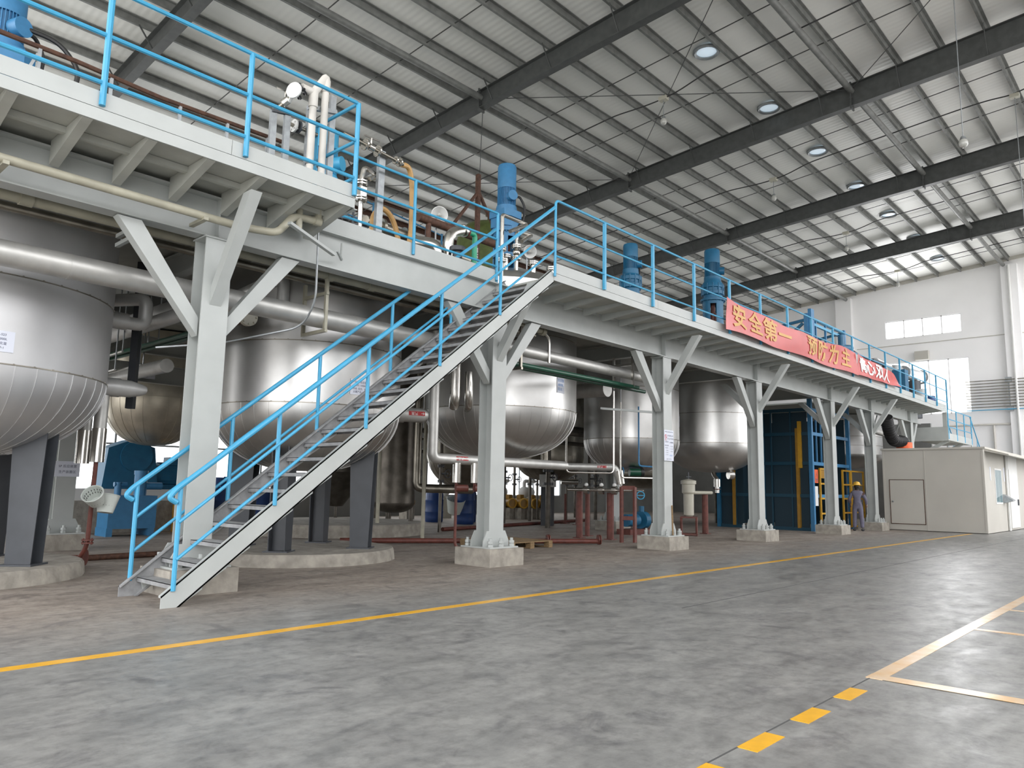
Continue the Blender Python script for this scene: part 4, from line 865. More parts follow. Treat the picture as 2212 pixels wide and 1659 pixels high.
for i, (x, y) in enumerate(((24.9, 23.4), (25.5, 22.6), (26.3, 23.0), (22.3, 24.4))):
    t = thing('centrifugal_pump', 'pale pump casing behind the ochre motors, %s' % ('left', 'middle', 'right', 'far left beside the drums')[i], 'pump', (x, y, 0), 'pale pump casings')
    MB().cbox((x, y, 0.45), (0.5, 0.5, 0.9)).build('stand', 'cream_plastic', t, 0); MB().sphere((x, y, 1.15), 0.26, 14, 8).build('casing', 'white_panel', t); MB().tube([(x, y, 1.2), (x, y, 1.65), (x+0.4, y, 1.65)], 0.08, 10, 0.12).build('outlet', 'white_panel', t)
# red stands and pipes below the fourth tank
def stand(label, x, y, h, w_=0.09, base=True):
    t = thing('pipe_stand', label, 'stand', (x, y, 0), 'red pipe stands below the fourth tank')
    MB().cyl((x, y, 0), (x, y, h), w_/2, n=10).build('post', 'red_oxide', t)
    if base: MB().cbox((x, y, 0.01), (0.26, 0.26, 0.02)).build('foot_plate', 'red_oxide', t, 0)
for x, y, h, w_, l in ((16.95, 12.95, 1.28, 0.19, 'thick red stand post, leftmost'), (17.85, 13.35, 1.28, 0.15, 'thinner red stand post right of the thick leftmost one'), (17.15, 12.05, 1.26, 0.20, 'thick red stand post in the middle'),
        (23.3, 18.5, 1.15, 0.10, 'thin far red stand post at left'), (22.9, 17.6, 1.15, 0.14, 'far red stand post left of the inner column')): stand(l+' under the pipes', x, y, h, w_)
t = thing('pipe_support_ladder', 'red ladder shaped pipe frame left of the notice board column', 'stand', (16.6, 11.1, 0))
for x, y in ((16.50, 11.24), (16.78, 11.02)): MB().bar((x, y, 0), (x, y, 1.42), 0.10, 0.06).build('post', 'red_oxide', t, 0)
for z in (0.62, 1.40): MB().bar((16.50, 11.24, z), (16.78, 11.02, z), 0.06, 0.10).build('rung', 'red_oxide', t, 0)
t = thing('valve_pipe', 'steel pipe with white faced valves resting on the red stands', 'pipe', (16.3, 12.2, 1.3))
MB().cyl((16.55, 13.05, 1.33), (17.2, 11.0, 1.33), 0.045, n=12).build('pipe_run', 'stainless', t)
for f in (0.25, 0.45, 0.62): q = V(16.55, 13.05, 1.33).lerp(V(17.2, 11.0, 1.33), f); MB().cyl(q-V(0.02, -0.06, 0), q+V(0.02, -0.06, 0), 0.12, n=16).build('flange', 'stainless', t); MB().sphere(q+V(0, 0, 0.13), 0.06, 10, 6).build('handle', 'white_panel', t)
MB().torus((16.95, 10.95, 1.21), 0.10, 0.014, (-0.7, -0.7, 0), 18, 6).bar((16.95-0.07, 10.95+0.07, 1.21), (16.95+0.07, 10.95-0.07, 1.21), 0.02, 0.02).build('handwheel', 'blue_paint', t)
t = thing('steam_pipe', 'clad pipe with a faint red label turning down below the fourth tank', 'pipe', (16.3, 12, 1.9))
MB().tube([(16.1, 13.0, 1.95), (17.3, 12.0, 1.95), (17.38, 11.9, 1.55)], 0.10, 14, 0.1).build('pipe_run', 'pipe_cladding', t)
MB().cyl((17.36, 11.92, 1.86), (17.40, 11.88, 1.50), 0.125, n=16).build('sleeve', 'stainless', t); MB().cyl((17.40, 11.88, 1.5), (17.40, 11.88, 1.33), 0.04, n=10).build('drain', 'stainless', t)
pipe_label('small red label on the pipe below the fourth tank', (17.0, 12.25, 1.95), (0.77, -0.64, 0), 0.10, PI*0.03, ln=0.26, ht=0.06)
for i, pts in enumerate(([(15.9, 12.6, 4.0), (15.9, 12.6, 1.78), (16.8, 11.7, 1.78), (16.8, 11.7, 4.0)], [(16.55, 11.3, 3.65), (16.55, 11.3, 1.66), (17.4, 10.6, 1.66), (17.4, 10.6, 1.85)])):
    pipe('thin_pipe', 'thin steel pipe loop hanging in front of the fourth tank, %s' % ('left one', 'right one')[i], pts, 0.026, 'stainless', 0.12, group='thin pipe loops by the fourth tank', n=8, hang=[pts[0], pts[3]] if i == 0 else [pts[0]])
pipe('thin_pipe', 'thin blue grey pipe dropping in front of the fourth tank', [(16.95, 11.0, 3.55), (16.95, 11.0, 1.98), (17.6, 10.7, 1.95)], 0.022, 'motor_blue', 0.08, n=8)
t = thing('process_pump', 'teal pump on a red base between the ladder frame and the notice board column', 'pump', (20.2, 13.1, 0))
MB().box((19.4, 12.9, 0), (20.9, 13.4, 0.16)).build('base_frame', 'red_oxide', t, 0); MB().cyl((19.5, 13.15, 0.42), (20.1, 13.15, 0.42), 0.19, n=18).build('motor', 'deep_blue_paint', t)
MB().cyl((20.3, 13.15, 0.42), (20.55, 13.15, 0.42), 0.27, n=20).cyl((20.4, 13.15, 0.42), (20.4, 13.15, 0.85), 0.09, n=12).build('volute', 'deep_blue_paint', t); MB().cyl((20.55, 13.15, 0.42), (20.72, 13.1, 0.42), 0.12, n=14).build('inlet_flange', 'white_panel', t)
t = thing('gear_pump', 'white valve box on dark legs left of the red stands', 'pump', (21.5, 17.8, 0))
MB().cbox((21.5, 17.9, 1.62), (0.7, 0.5, 0.45), 0.5).build('casing', 'white_panel', t, 0); MB().cbox((21.5, 17.9, 1.2), (0.55, 0.4, 0.4), 0.5).build('bracket', 'dark_grey_paint', t, 0); MB().cbox((21.5, 17.9, 0.5), (0.5, 0.4, 1.0), 0.5).build('stand', 'dark_grey_paint', t, 0); MB().cyl((21.9, 17.6, 1.6), (22.4, 17.2, 1.6), 0.1, n=12).build('outlet', 'stainless', t)
t = thing('green_motor', 'green motor with a black fan hung below the fourth tank', 'motor', (18.0, 11.8, 1.7))
MB().cyl((18.0, 12.0, 1.84), (18.25, 11.8, 1.84), 0.11, n=16).build('motor_body', 'green_paint', t); MB().cyl((18.25, 11.8, 1.84), (18.32, 11.75, 1.84), 0.12, n=16).build('fan_cover', 'black_rubber', t); MB().torus((17.8, 12.1, 1.85), 0.12, 0.016, (0.79, -0.61, 0), 16, 6).build('handwheel', 'motor_blue', t)
# filter vessel
t = thing('filter_vessel', 'pale upright filter vessel on a red frame below the plain tank', 'vessel', (20.95, 11.8, 0))
MB().lathe([(0, 0.55), (0.10, 0.56), (0.155, 0.62), (0.16, 1.25), (0.20, 1.3), (0.20, 1.55), (0.235, 1.56), (0.235, 1.66), (0.18, 1.68), (0.0, 1.72)], (20.95, 11.8, 0), 24).build('vessel_body', 'cream_plastic', t)
for k in range(4):
    a = PI/4+PI/2*k; x, y = 20.95+0.32*math.cos(a+0.5), 11.8+0.32*math.sin(a+0.5); MB().bar((x, y, 0), (x, y, 0.55), 0.05, 0.05).build('leg', 'red_oxide', t, 0)
MB().cbox((20.95, 11.8, 0.55), (0.5, 0.5, 0.05), 0.5).cbox((20.95, 11.8, 0.04), (0.5, 0.5, 0.05), 0.5).build('frame_top', 'red_oxide', t, 0)
MB().cyl((21.1, 11.75, 1.3), (22.6, 11.9, 1.3), 0.055, n=12).build('outlet_pipe', 'cream_plastic', t); MB().cyl((20.95, 11.8, 1.7), (20.95, 11.8, 1.92), 0.02, n=8).cyl((20.8, 11.8, 1.78), (21.1, 11.8, 1.78), 0.015, n=8).build('lid_clamp', 'dark_grey_paint', t)
stand('red steel post right of the pale filter vessel', 22.25, 11.95, 1.28, 0.20)
t = thing('bottom_valve', 'steel drain valve hanging from the bottom of the plain tank', 'valve', (23.4, 12.2, 1.3))
MB().tube([(23.5, 12.3, 2.0), (23.4, 12.2, 1.85), (23.1, 11.95, 1.75), (23.1, 11.95, 1.3)], 0.07, 12, 0.1).build('pipe_run', 'stainless', t); MB().cyl((23.1, 11.95, 1.5), (23.1, 11.95, 1.75), 0.11, n=14).build('sleeve', 'stainless', t)
MB().cyl((23.6, 11.8, 1.9), (23.75, 11.7, 1.9), 0.14, n=14).cyl((23.7, 11.75, 1.9), (23.7, 11.75, 2.05), 0.05, n=10).build('flange', 'stainless', t); MB().torus((22.9, 11.85, 1.42), 0.1, 0.015, (0, 0, 1), 14, 6).build('handwheel', 'red_oxide', t)
tag(MB().tube([(15.42, 9.10, 0.34), (15.66, 9.26, 1.0)], 0.02, 6).build('wooden_stick', 'wood'), 'thin wooden stick leaning on the third column above its footing', 'stick')
pipe('insulated_pipe', 'thick capped pipe end between the third and fourth tanks', [(16.37, 11.6, 4.0), (16.5, 15.4, 4.05)], 0.20, 'pipe_cladding', n=18, joints=[((16.37, 11.61, 4.0), (0, 1, 0), 0.03, 0.207)], hang=[(16.42, 13, 4.0), (16.48, 14.6, 4.0)])
pipe('insulated_pipe', 'clad upright pipe left of the fourth tank', [(15.35, 12.9, 5.1), (15.35, 12.9, 1.95)], 0.10, 'dull_stainless', n=12)
tag(MB().angle((15.5, 11.2, 3.35), (17.0, 10.6, 3.35), 0.06).build('pipe_rail', P, smooth=0), 'pale angle rail crossing the top of the fourth tank', 'bracket')
# darker upright pipes and valves crowding the space between the tanks
rp = [(14.6, 17.4, 0.07), (15.3, 16.9, 0.05), (15.0, 19.0, 0.06), (20.2, 16.8, 0.09), (21.2, 19.8, 0.06), (25.2, 17.4, 0.06), (26.0, 17.8, 0.08), (16.2, 20.4, 0.05), (23.6, 20.6, 0.06), (13.9, 20.2, 0.05), (27.6, 20.2, 0.08), (12.2, 20.6, 0.07)]
rl = ['first from the left behind the steam label pipe', 'second from the left behind the steam label pipe', 'among the drums', 'left of the dark round bottomed tank', 'behind the dark round bottomed tank', 'behind the filter vessel', 'beyond the filter vessel', 'behind the hanging cylinders', 'behind the row of ochre motors', 'between the drum and the tall clad pipe', 'next to the lift cage', 'far behind the second tank leg']
rp += [(15.6, 20.5, 0.05), (16.7, 22.5, 0.04), (14.9, 19.5, 0.05), (25.5, 23.2, 0.06), (25.0, 21.4, 0.05), (27.6, 23.0, 0.05), (25.4, 20.1, 0.04), (28.7, 22.2, 0.06), (22.3, 16.6, 0.05), (30.2, 15.7, 0.06)]
rl += ['near the leftmost blue drum', 'far behind the leftmost blue drum', 'left of the steam nozzle label', 'against the rear window, left of the motors', 'over the second ochre motor', 'against the rear window, right of the motors', 'left of the white valve box', 'far right of the ochre motors', 'just left of the inner column', 'inside the shade by the lift cage']
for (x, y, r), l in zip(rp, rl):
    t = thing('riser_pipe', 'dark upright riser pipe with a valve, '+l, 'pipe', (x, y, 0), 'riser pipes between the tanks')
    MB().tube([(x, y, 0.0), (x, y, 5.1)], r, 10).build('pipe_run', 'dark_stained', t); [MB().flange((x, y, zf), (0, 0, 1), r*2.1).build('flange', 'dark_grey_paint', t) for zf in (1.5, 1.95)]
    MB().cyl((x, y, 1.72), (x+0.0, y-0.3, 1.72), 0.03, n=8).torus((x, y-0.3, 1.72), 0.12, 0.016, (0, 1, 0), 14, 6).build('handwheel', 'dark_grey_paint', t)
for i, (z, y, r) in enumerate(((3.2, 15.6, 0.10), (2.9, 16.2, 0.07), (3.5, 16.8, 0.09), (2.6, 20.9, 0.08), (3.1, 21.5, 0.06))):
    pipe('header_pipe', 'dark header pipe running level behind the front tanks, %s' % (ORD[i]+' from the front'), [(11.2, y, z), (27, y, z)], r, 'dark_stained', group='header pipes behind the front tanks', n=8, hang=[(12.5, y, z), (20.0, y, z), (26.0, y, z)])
# ------------------------------------------------------------------ mixers on top of the tanks
def mixer(label, cx, cy, z, r, m, boxdir, cable=True, shape='helical', lantern=True):
    # z = (base, lantern top, gearbox bottom, gearbox top, motor top of fins, top of fan cover)
    zb_, zl, zg0, zg1, zm, zf = z
    t = thing('tank_mixer', label, 'mixer', (cx, cy, zb_), 'blue mixer drives on the tanks')
    if lantern:
        L = MB(); R = r*1.35; n = 32
        L.lathe([(R*1.02, zl-0.03), (R*1.2, zl-0.03), (R*1.2, zl+0.04), (R*1.0, zl+0.04)], (cx, cy, 0), n, closed=True)
        for k in range(4):       # a round housing with four openings
            a0, a1 = math.radians(boxdir)+PI/2*k+0.30, math.radians(boxdir)+PI/2*(k+1)-0.30
            L.prism([(cx+R*math.cos(a0+(a1-a0)*i/6), cy+R*math.sin(a0+(a1-a0)*i/6), zb_) for i in range(7)]+[(cx+R*0.9*math.cos(a1+(a0-a1)*i/6), cy+R*0.9*math.sin(a1+(a0-a1)*i/6), zb_) for i in range(7)], (0, 0, zl-zb_))
        for za, zc in ((zb_, zb_+0.12), (zb_+(zl-zb_)*0.48, zb_+(zl-zb_)*0.56), (zl-0.15, zl)): L.lathe([(R*0.9, za), (R, za), (R, zc), (R*0.9, zc)], (cx, cy, 0), n, closed=True)
        for k in range(16):
            a = 2*PI*k/16; L.cyl((cx+R*1.1*math.cos(a), cy+R*1.1*math.sin(a), zl-0.06), (cx+R*1.1*math.cos(a), cy+R*1.1*math.sin(a), zl+0.07), 0.016, n=6)
        L.build('lantern_housing', m, t)
        MB().cyl((cx, cy, zb_), (cx, cy, zl), r*0.28, n=14).cyl((cx, cy, zb_+(zl-zb_)*0.35), (cx, cy, zb_+(zl-zb_)*0.75), r*0.5, n=16).build('shaft_coupling', 'red_oxide', t)
    if shape == 'helical':
        w_ = r*1.32; P8 = [(-w_, -w_*0.75), (-w_*0.55, -w_), (w_*0.55, -w_), (w_, -w_*0.6), (w_, w_*0.6), (w_*0.55, w_), (-w_*0.55, w_), (-w_, w_*0.75)]
        g = MB(); zz = (zg0+zg1)/2
        g.prism([(cx+a, cy+b, zg0) for a, b in P8], (0, 0, zz-zg0)); g.prism([(cx+a*1.1, cy+b*1.1, zz) for a, b in P8], (0, 0, zg1-zz-0.06))
        g.cyl((cx, cy, zg1-0.06), (cx, cy, zg1+0.06), r*1.12, n=28); g.cyl((cx, cy, zl), (cx, cy, zg0), w_*1.0, w_*1.05, n=28)
    else:
        g = MB().lathe([(r*1.25, zl), (r*1.2, zl+0.1), (r*1.2, zg0+0.05), (r*1.42, zg0+0.08), (r*1.42, zg0+0.2), (r*1.3, zg0+0.22), (r*1.3, zg0+0.3), (r*1.42, zg0+0.32), (r*1.42, zg0+0.42), (r*1.1, zg1-0.05), (r*1.1, zg1+0.04), (0, zg1+0.04)], (cx, cy, 0), 32)
        for k in range(12):
            a = 2*PI*k/12; g.cyl((cx+r*1.42*math.cos(a), cy+r*1.42*math.sin(a), zg0+0.05), (cx+r*1.42*math.cos(a), cy+r*1.42*math.sin(a), zg0+0.46), 0.02, n=6)
    g.build('gearbox', m, t)
    mo = MB().cyl((cx, cy, zg1), (cx, cy, zm), r*0.86, n=28); mo.cyl((cx, cy, zg1+0.02), (cx, cy, zg1+0.10), r*1.08, n=28)
    for k in range(36):
        a = 2*PI*k/36; mo.bar((cx+r*0.92*math.cos(a), cy+r*0.92*math.sin(a), zg1+0.1), (cx+r*0.92*math.cos(a), cy+r*0.92*math.sin(a), zm), 0.012, r*0.14, (math.cos(a), math.sin(a), 0))
    mo.build('motor', m, t)
    MB().lathe([(r*0.8, zm-0.02), (r, zm-0.02), (r*1.0, zf-0.05), (r*0.93, zf), (0, zf)], (cx, cy, 0), 32).build('fan_cover', m, t)
    a = math.radians(boxdir); d = V(math.cos(a), math.sin(a), 0); q = V(cx, cy, (zg1+zm)/2+0.02)
    b = MB().cyl(q+d*r*0.8, q+d*(r*1.45), r*0.5, r*0.52, n=18); b.cyl(q+d*r*1.45, q+d*r*1.52, r*0.54, n=18); b.build('terminal_box', m, t)
    if cable:
        s = V(-d.y, d.x, 0)
        if s.dot(V(0.68, -0.73, 0)) < 0: s = -s
        q2 = q+d*r*1.1
        MB().tube([q2+s*r*0.5, q2+s*r*1.0+V(0, 0, 0.02), q2+s*r*1.65+V(0, 0, -0.2), q2+s*r*1.5+V(0, 0, -0.55), q2+s*r*0.9+V(0, 0, -0.75)], 0.03, 8, 0.25).build('cable', 'cable_black', t)
    return t
mixer('tall blue mixer drive on the third tank behind the stair head', 13.15, 12.4, (6.35, 7.62, 7.72, 8.20, 8.78, 9.38), 0.235, 'motor_blue', 250)
mixer('dark blue mixer drive on the fourth tank, left of the two beyond the stairs', 18.7, 12.4, (6.4, 7.12, 7.30, 7.86, 8.36, 8.75), 0.225, 'deep_blue_paint', 300, shape='planetary')
mixer('dark blue mixer drive left of the red banner, right of the two beyond the stairs', 23.9, 12.4, (6.2, 8.02, 8.15, 8.78, 9.40, 9.88), 0.27, 'deep_blue_paint', 300, shape='planetary')
mixer('bright blue mixer motor cut off at the top left corner', 2.42, 12.5, (5.9, 6.9, 7.0, 7.55, 8.08, 8.42), 0.27, 'motor_blue', 295)
mixer('blue mixer motor half hidden behind the white plastic risers', 7.78, 12.3, (5.9, 6.7, 6.8, 7.2, 7.85, 8.25), 0.27, 'blue_paint', 300)
# small process pipes on the third tank
t = thing('vent_pipe', 'bent shiny vent pipe in front of the tall blue mixer, upper one', 'pipe', (11.8, 11.2, 5.9))
MB().tube([(11.75, 11.2, 5.5), (11.75, 11.2, 7.42), (12.58, 11.2, 7.42), (11.8, 11.0, 7.0)], 0.045, 10, 0.06).build('pipe_run', 'stainless', t); [MB().flange((11.75, 11.2, zf), (0, 0, 1), 0.11).build('flange', 'stainless', t) for zf in (6.62, 6.36)]
t = thing('vent_pipe', 'bent shiny vent pipe right of the tall blue mixer, lower one', 'pipe', (12.25, 11.2, 5.9))
MB().tube([(12.24, 11.2, 5.5), (12.24, 11.2, 7.15), (12.76, 11.2, 7.2), (12.25, 11.05, 6.9)], 0.045, 10, 0.06).build('pipe_run', 'stainless', t); [MB().flange((12.24, 11.2, zf), (0, 0, 1), 0.12).build('flange', 'stainless', t) for zf in (6.80, 6.52)]; MB().sphere((12.24, 11.2, 6.66), 0.09, 12, 8).build('valve', 'stainless', t)
for i, (x, y, zz) in enumerate(((12.05, 11.35, 6.55), (12.6, 11.0, 6.45), (13.2, 10.95, 6.45), (13.6, 11.1, 6.45), (14.0, 11.3, 6.4))):
    t = thing('tank_nozzle', 'small flanged nozzle on top of the third tank, %s from the left' % ORD[i], 'nozzle', (x, y, 6.1), 'flanged nozzles on the third tank')
    MB().cyl((x, y, 6.05), (x, y, zz), 0.06, n=12).build('neck', 'stainless', t); MB().flange((x, y, zz), (0, 0, 1), 0.13).build('flange', 'stainless', t)
def bowl_lamp(label, x, y, z, r=0.16):
    t = thing('inspection_lamp', label, 'lamp', (x, y, 5.16), 'round glass inspection lamps')
    MB().cyl((x, y+0.1, 5.2), (x, y+0.1, z), 0.018, n=8).build('stem', 'galvanised', t); d = V(-0.55, -0.8, -0.2).normalized()
    MB().lathe([(0.04, -0.12), (r*0.6, -0.07), (r, 0.0), (r+0.012, 0.0), (r*0.65, -0.09), (0.04, -0.15)], (x, y, z), 24, d).build('reflector', 'white_panel', t); MB().sphere(V(x, y, z)-d*0.03, 0.05, 10, 8).build('bulb', 'bulb', t)
bowl_lamp('round pale inspection lamp above the brown pipe, left of the mixer', 9.7, 11.0, 6.78)
bowl_lamp('round pale inspection lamp just right of the tall blue mixer', 13.05, 11.5, 6.95, 0.15)
# white risers on the left walkway
t = thing('riser_pipe', 'pair of white plastic risers joined at the top, at the end of the left walkway', 'pipe', (5.5, 8.9, 5.2))
for a, b in (((5.41, 8.9), 6.72), ((5.60, 8.9), 7.06)): MB().cyl((*a, 5.2), (*a, b), 0.052, n=14).build('riser', 'white_pvc', t)
MB().tube([(5.60, 8.9, 7.02), (5.60, 8.9, 7.16), (5.41, 8.9, 6.84), (5.22, 8.9, 6.84)], 0.058, 12, 0.05).build('top_elbow', 'white_pvc', t); MB().cyl((5.60, 8.9, 6.92), (5.60, 8.9, 7.10), 0.066, n=14).cyl((5.41, 8.9, 6.62), (5.41, 8.9, 6.86), 0.066, n=14).build('coupling', 'white_pvc', t)
for x, z in ((5.41, 5.78), (5.60, 5.80)): MB().torus((x, 8.9, z), 0.06, 0.012, (0, 0, 1), 16, 6).build('strap', 'galvanised', t)
def flanged_valve(label, p0, p1, fl, m='stainless', hand=None, group='flanged valves on the upper walkway'):
    t = thing('valve_assembly', label, 'valve', p0, group); p0 = Vector(p0); p1 = Vector(p1); d = (p1-p0)
    MB().cyl(p0, p1, 0.028, n=12).build('pipe_run', 'dull_stainless', t)
    for f in fl:
        q = p0+d*f[0]; dd = d.normalized(); w = MB(); w.cyl(q-dd*0.012, q+dd*0.012, f[1], n=20)
        _, s, u = basis(d)
        for k in range(4):
            a = PI/4+PI/2*k; h = q+(s*math.cos(a)+u*math.sin(a))*f[1]*0.7; w.cyl(h-dd*0.03, h+dd*0.03, 0.014, n=6)
        w.build('flange', f[2], t)
    if hand:
        q = p0+d*hand; MB().cyl(q, q+V(0, 0, 0.16), 0.016, n=8).cyl(q+V(-0.14, 0, 0.16), q+V(0.16, 0, 0.16), 0.014, n=8).build('lever', m, t)
        MB().cyl(q-d.normalized()*0.05, q+d.normalized()*0.05, 0.055, n=14).build('valve_body', m, t)
    return t
flanged_valve('flanged pipe with a white blanking disc left of the white risers', (4.98, 9.15, 6.50), (5.24, 8.9, 6.84), [(0.02, 0.05, 'dull_stainless'), (0.75, 0.10, 'black_rubber'), (0.95, 0.10, 'black_rubber')], hand=0.35)
tag(MB().cyl((5.085, 8.86, 6.72), (5.065, 8.85, 6.72), 0.115, n=24).cyl((5.09, 8.9, 6.68), (5.1, 9.0, 6.62), 0.03, n=8).build('blank_flange', 'white_panel'), 'round white blanking flange left of the white risers, upper one', 'flange')
flanged_valve('small white flange valve low behind the white risers', (5.30, 9.3, 6.46), (5.75, 9.3, 6.46), [(0.15, 0.095, 'white_panel'), (0.3, 0.095, 'dark_grey_paint'), (0.8, 0.05, 'stainless')])
for i, (x, y, z) in enumerate(((4.94, 9.1, 6.45), (5.15, 9.1, 6.50), (5.59, 9.25, 6.80), (5.81, 9.0, 7.0))):
    tag(MB().chan((x, y, 5.19), (x, y, z), 0.05, 0.09, 0.01, (1, 0, 0)).build('channel_post', 'galvanised', smooth=0), 'grey channel post on the left walkway, %s of four by the white risers' % ('leftmost', 'second', 'third', 'rightmost')[i], 'post', 'channel posts by the white risers')
tag(MB().bar((4.9, 9.1, 6.44), (5.2, 9.1, 6.50), 0.05, 0.04).build('post_beam', 'dark_grey_paint', smooth=0), 'short dark beam joining the two left channel posts', 'beam')
tag(MB().bar((5.36, 8.95, 6.62), (5.85, 8.98, 6.75), 0.05, 0.06).build('post_beam', 'galvanised', smooth=0), 'short grey arm holding the white risers to the posts', 'beam')
# rusty pipe on stanchions behind the left rail
t = thing('rusty_pipe', 'rusty pipe on short stanchions behind the left guard rail', 'pipe', (2, 9.55, 5.2))
MB().tube([(-2, 9.55, 6.31), (2.6, 9.55, 6.29), (3.6, 9.55, 6.24), (5.42, 9.55, 6.28)], 0.03, 8).build('pipe_run', 'rusty_brown', t)
for x in (0.4, 1.25, 2.22, 3.0, 3.85, 4.5, 5.1): MB().bar((x, 9.55, 5.19), (x, 9.55, 6.28), 0.035, 0.035).build('stanchion', 'galvanised', t, 0)
MB().bar((1.85, 9.55, 5.19), (2.2, 9.55, 6.2), 0.03, 0.03).build('stay', 'galvanised', t, 0)
tag(MB().tube([(2.66, 12.2, 7.86), (3.05, 12.1, 7.8), (3.3, 12.0, 7.45), (3.3, 12.0, 7.2), (3.2, 12.0, 7.0), (3.4, 12, 6.8)], 0.035, 8, 0.2).build('flexible_conduit', 'cable_black'), 'black flexible conduit hanging from the top left blue motor', 'cable')
# valve and hose on the channel post over the girder
tag(MB().chan((7.06, 9.46, 5.2), (7.08, 9.46, 6.74), 0.07, 0.12, 0.012, (1, 0, 0)).build('channel_post', 'galvanised', smooth=0), 'grey channel post above the girder, beside the yellow hose', 'post')
flanged_valve('flanged valve and coupling on the post above the girder, feeding the yellow hose', (6.28, 9.4, 6.72), (7.46, 9.4, 6.62), [(0.34, 0.10, 'stainless'), (0.55, 0.10, 'stainless'), (0.86, 0.07, 'stainless'), (0.93, 0.08, 'stainless')], hand=0.44)
tag(MB().tube([(7.46, 9.45, 6.63), (7.66, 9.5, 6.68), (7.78, 9.55, 6.45), (7.84, 9.6, 6.0), (7.84, 9.6, 5.55), (7.80, 9.65, 5.22)], 0.045, 10, 0.25).build('hose', 'hose_yellow'), 'yellow hose hanging from the valve above the girder', 'hose')
tag(MB().tube([(7.25, 9.9, 5.45), (7.25, 9.9, 5.80), (7.42, 9.9, 6.0), (7.62, 9.9, 5.92), (7.75, 9.9, 5.72), (7.84, 9.85, 5.25)], 0.045, 10, 0.25).build('hose', 'hose_yellow'), 'short arched yellow hose on the deck beside the long one', 'hose')
t = thing('valve_assembly', 'upright steel valve with bent pipe at the left end of the stair opening', 'valve', (6.85, 9.62, 5.2), 'flanged valves on the upper walkway')
MB().cyl((6.81, 9.62, 5.17), (6.80, 9.62, 6.2), 0.04, n=12).build('pipe_run', 'stainless', t); [MB().flange((6.805, 9.62, zf), (0, 0, 1), 0.105).build('flange', 'stainless', t) for zf in (5.88, 6.14)]; MB().cbox((6.81, 9.62, 6.0), (0.12, 0.12, 0.14)).build('valve_body', 'stainless', t, 0)
MB().tube([(6.80, 9.62, 6.2), (6.84, 9.62, 6.42), (7.1, 9.6, 6.36), (6.9, 9.55, 6.22)], 0.04, 10, 0.06).build('top_bend', 'stainless', t)
for i, (x, y) in enumerate(((6.55, 9.75), (6.98, 9.85))):
    t = thing('manway_nozzle', 'dark flanged nozzle on the deck by the arched hose, %s' % ('left', 'right')[i], 'nozzle', (x, y, 5.16)); MB().cyl((x, y, 5.16), (x, y, 5.5), 0.07, n=14).build('neck', 'stainless', t); MB().flange((x, y, 5.5), (0, 0, 1), 0.14).build('flange', 'dark_grey_paint', t)
# clad elbows, green pipe, brown pipes
pipe('pipe_elbow', 'shiny clad elbow rising behind the girder rail, left one', [(8.98, 10.2, 5.1), (8.98, 10.2, 5.78), (8.55, 10.45, 5.78)], 0.14, 'stainless', 0.22, n=18)
pipe('pipe_elbow', 'shiny clad elbow rising behind the girder rail, right taller one', [(9.24, 10.2, 5.1), (9.24, 10.2, 6.10), (9.66, 10.2, 6.26)], 0.10, 'stainless', 0.25, n=18, joints=[((9.62, 10.2, 6.245), (0.93, 0, 0.36), 0.05, 0.125)])
t = thing('green_riser', 'bright green pipe with white marks beside the shiny elbows', 'pipe', (10.0, 10.3, 5.2))
MB().tube([(10.03, 10.3, 5.16), (10.03, 10.3, 6.30), (9.74, 10.25, 6.27)], 0.055, 12, 0.09).build('pipe_run', 'bright_green', t); MB().torus((9.76, 10.25, 6.27), 0.085, 0.03, X1, 18, 8).build('flange', 'red_oxide', t)
MB().cyl((9.63, 10.2, 6.25), (9.76, 10.23, 6.27), 0.08, n=14).build('valve_body', 'stainless', t)
m = MB(); put_text(m, '循环水', 0.12, lambda a, b: V(10.03-0.0+b*0.0+0.0, 10.3, 5.85)+V(0.02, -0.058, 0)+V(b*0.35, -0.0, -a)); m.build('pipe_marking', 'white_ink', t, 0)
t = thing('control_valve', 'large black and steel valve in front of the shiny elbows', 'valve', (9.2, 9.9, 5.2))
MB().cyl((9.2, 9.9, 5.17), (9.2, 9.9, 5.45), 0.06, n=12).build('pipe_run', 'stainless', t); MB().flange((9.2, 9.9, 5.44), (0, 0, 1), 0.12).build('flange', 'dark_grey_paint', t); MB().lathe([(0.05, 0.06), (0.09, 0.10), (0.09, 0.2), (0.15, 0.22), (0.155, 0.26), (0.15, 0.30), (0.05, 0.33), (0, 0.33)], (9.2, 9.9, 5.44), 20).build('actuator', 'dark_grey_paint', t)
pipe('brown_pipe', 'thick brown pipe with an open left end behind the yellow hose', [(9.15, 11.0, 6.58), (11.3, 11.0, 6.58)], 0.085, 'rusty_brown', n=14, joints=[((9.42, 11.0, 6.3), (0, 0, 1), 0.5, 0.055)])
pipe('brown_pipe', 'brown upright pipe below the thick brown pipe', [(9.42, 11.0, 5.17), (9.42, 11.0, 6.52)], 0.055, 'rusty_brown')
pipe('dark_pipe', 'dark flanged pipe lying level behind the hose post', [(7.9, 11.0, 6.15), (10.8, 11.3, 6.15)], 0.10, 'dull_stainless', n=14, joints=[((8.3, 11.04, 6.15), X1, 0.06, 0.16), ((8.9, 11.1, 6.15), X1, 0.06, 0.16)])
t = thing('cable_rack', 'thin dark cable rack behind the stair opening rail', 'rack', (8, 16, 5.2))
for z in (5.7, 6.3, 6.9, 7.5, 8.0): MB().bar((8.5, 13.9, z), (13.0, 14.6, z), 0.03, 0.03).build('rack_rail', 'deep_blue_paint', t, 0)
